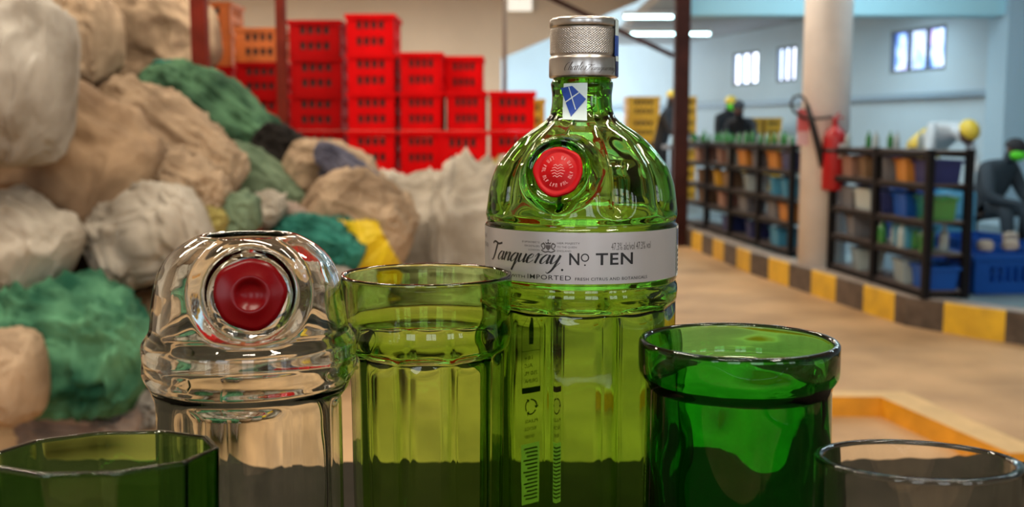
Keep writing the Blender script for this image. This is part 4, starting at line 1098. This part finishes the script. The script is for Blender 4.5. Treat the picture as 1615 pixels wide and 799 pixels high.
def body_joints(pelvis, chest, neck, headp, hands, elbows, knees, feet, w=1.0):
    J = {}
    J['pelvis'] = (pelvis, (.15*w, .12*w), None)
    mid = tuple((Vector(pelvis)+Vector(chest))/2)
    J['waist'] = (mid, (.14*w, .11*w), 'pelvis'); J['chest'] = (chest, (.16*w, .12*w), 'waist'); J['neck'] = (neck, .055, 'chest')
    hb = Vector(headp); J['skull'] = (tuple(hb), (.085, .1), 'neck'); 
    up = (hb-Vector(neck)).normalized(); J['crown'] = (tuple(hb+up*.09), (.07, .08), 'skull')
    for i, sd in enumerate((-1, 1)):
        c = Vector(chest); sh = c+Vector((sd*.19*w, 0, .06))
        J['shoulder%d' % i] = (tuple(sh), .065, 'chest'); J['elbow%d' % i] = (elbows[i], .047, 'shoulder%d' % i); J['wrist%d' % i] = (hands[i], .03, 'elbow%d' % i)
        h = Vector(hands[i]); d = (h-Vector(elbows[i])).normalized(); side = d.cross(Vector((0, 0, 1)))
        side = side.normalized() if side.length > .1 else Vector((1, 0, 0))
        J['palm%d' % i] = (tuple(h+d*.06), (.036, .02), 'wrist%d' % i)
        for f_ in range(4):
            b = h+d*.10+side*(f_-1.5)*.022; J['f%d%d' % (i, f_)] = (tuple(b), .009, 'palm%d' % i)
            J['g%d%d' % (i, f_)] = (tuple(b+d*(.03+.008*(1.5-abs(f_-1.3)))+Vector((0, 0, -.02))), .008, 'f%d%d' % (i, f_))
        J['th%d' % i] = (tuple(h+d*.04-side*.045+Vector((0, 0, -.01))), .010, 'palm%d' % i)
        hp_ = Vector(pelvis)+Vector((sd*.10*w, 0, -.03)); J['hip%d' % i] = (tuple(hp_), .10*w, 'pelvis'); J['knee%d' % i] = (knees[i], .062*w, 'hip%d' % i)
        J['ankle%d' % i] = (feet[i], .042, 'knee%d' % i); J['toe%d' % i] = (tuple(Vector(feet[i])+Vector((0, -.15, -.03))), .035, 'ankle%d' % i)
    return J
def headgear(t, hp_, up, fwd, mask=None, cap=None, big=1.0):
    hp_ = Vector(hp_); up = Vector(up).normalized(); fwd = Vector(fwd).normalized(); sd = fwd.cross(up).normalized()
    def ell(name, c, rx_, ry_, rz_, m_, cut=None, nseg=20):
        mb = MB(); vs = []; nr = 12
        for i in range(nr+1):
            ph = -PI/2+PI*i/nr if cut is None else cut+(PI/2-cut)*i/nr
            for j in range(nseg):
                a = 2*PI*j/nseg; vs.append(Vector(c)+sd*rx_*math.cos(ph)*math.cos(a)+fwd*ry_*math.cos(ph)*math.sin(a)+up*rz_*math.sin(ph))
        mb.add(vs, [(i*nseg+j, i*nseg+(j+1) % nseg, (i+1)*nseg+(j+1) % nseg, (i+1)*nseg+j) for i in range(nr) for j in range(nseg)], 0, True)
        return mb.build(name, m_, t, merge=1e-6)
    ell('face', hp_+up*.03+fwd*.012, .076, .098, .115, M_SKIN)
    ell('nose', hp_+up*.02+fwd*.108, .014, .018, .022, M_SKIN, nseg=10)
    for s_ in (-1, 1):
        ell('ear', hp_+up*.025+sd*s_*.078, .012, .022, .032, M_SKIN, nseg=10)
        ell('eye', hp_+up*.05+fwd*.098+sd*s_*.032, .012, .008, .008, M_WHITE, nseg=10)
    ell('mouth', hp_-up*.035+fwd*.098, .026, .010, .007, M_DRED, nseg=10)
    if mask: ell('face_mask', hp_-up*.01+fwd*.055, .085, .085, .07, mask)
    if cap is not None: ell('cap', hp_+up*.055, .098, .118, .10, cap, cut=-.1)
# seated worker at the right edge: sits on a low bench, leaning forward, facing right
sx = P(1566, 300, 10.3)
bh = .30
be = thing('low_bench', 'low dark bench under the seated worker at the right edge', 'bench', (sx.x+.05, 10.45, KH))
MB().box((0, 0, bh-.02), (1.3, .32, .04)).build('bench_top', M_BOARD, be)
for xx in (-.6, -.2, .25, .6):
    for yy in (-.12, .12): MB().box((xx, yy, (bh-.04)/2), (.045, .045, bh-.04)).build('leg', M_BLACK, be)
J = body_joints((0, 0, bh+.11), (0, -.20, bh+.47), (0, -.29, bh+.60), (0, -.36, bh+.68), [(-.12, -.52, bh+.16), (.12, -.54, bh+.14)], [(-.27, -.30, bh+.22), (.27, -.32, bh+.22)], [(-.14, -.42, bh+.10), (.15, -.43, bh+.10)], [(-.14, -.46, .08), (.15, -.5, .08)])
J = {k_: (p_, (tuple(1.3*q for q in r_) if isinstance(r_, tuple) else r_*1.45) if k_[:2] not in ('f0', 'f1', 'g0', 'g1', 'th', 'pa', 'wr', 'cr', 'sk', 'ne') else r_, a_) for k_, (p_, r_, a_) in J.items()}
t, o = figure('person', 'seated worker in dark overalls and black hood with neon green mask', (sx.x-.03, 10.45, KH), R(28), J, {'cloth': M_DKC}, None, .86)
headgear(t, (0, -.37, bh+.70), (0, -.35, 1), (0, -1, -.3), M_MASK, M_BKC)
def standing(label, px, D, rz, cloth, mask, cap, lean=.15, h=1.0, arms=0):
    x = P(px, 205, D).x; L = lean
    J = body_joints((0, 0, .95), (0, -L, 1.33), (0, -L*1.35, 1.48), (0, -L*1.6, 1.57), [(-.22, -.42-L, 1.05+arms), (.2, -.44-L, 1.03+arms)], [(-.28, -.12-L, 1.1), (.28, -.14-L, 1.1)], [(-.11, -.03, .5), (.11, -.03, .5)], [(-.12, 0, .08), (.12, 0, .08)])
    t, o = figure('person', label, (x, D, KH), rz, J, {'cloth': cloth}, None, h)
    headgear(t, (0, -L*1.65, 1.59), (0, -.2, 1), (0, -1, -.25), mask, cap)
    return t
standing('standing worker in black with yellow cap and neon green mask', 1141, 16.9, R(22), M_BKC, M_MASK, M_HELM, .12, .90)
standing('stooping worker in black clothes right of the green masked one', 1174, 15.8, R(-20), M_BKC, None, M_BKC, .42, .84)
standing('dark clothed worker partly hidden behind the rust-brown post', 1040, 15.4, R(70), M_BKC, None, M_HELM, .12, .92)
J = body_joints((0, .05, .86), (0, -.34, 1.03), (0, -.46, 1.06), (0, -.56, 1.02), [(-.2, -.55, .68), (.2, -.55, .66)], [(-.26, -.38, .80), (.26, -.40, .80)], [(-.11, .0, .46), (.11, -.02, .46)], [(-.12, .08, .08), (.12, .06, .08)])
t, o = figure('person', 'bending worker in white shirt with yellow cap above the near rack', (P(1462, 205, 11.6).x, 11.6, KH), R(17), J, {'cloth': M_WHC}, None, 1.0)
headgear(t, (0, -.60, 1.02), (0, -.75, .65), (0, -.65, -.75), None, M_HELM)
MB().tube([(0, .10, .84), (0, -.02, .90), (0, -.12, .945)], [.165, .168, .168], 20).build('yellow_vest_band', M_HELM, t)
# sorting table in the bay with green bottles behind the long rack
sx2 = P(1170, 205, 14.6).x
tt = thing('sorting_table', 'long sorting table heaped with bottles before the standing workers', 'table', (sx2, 14.6, KH))
MB().box((0, 0, .84), (2.0, .7, .05)).build('tabletop', M_GREYB, tt)
for xx in (-.95, .95):
    for yy in (-.3, .3): MB().box((xx, yy, .41), (.05, .05, .815)).build('leg', M_BLACK, tt)
for k in range(34):
    g_ = (k*5) % 7 < 5
    place_b(bt if g_ else btc, sx2-.92+k*.056, 14.4+(k*13 % 5)*.11, KH+.866, '%s on the sorting table' % ('green bottle' if g_ else 'pale bottle'), 'green bottles on the sorting table' if g_ else 'pale bottles on the sorting table', .7)

name_rows()
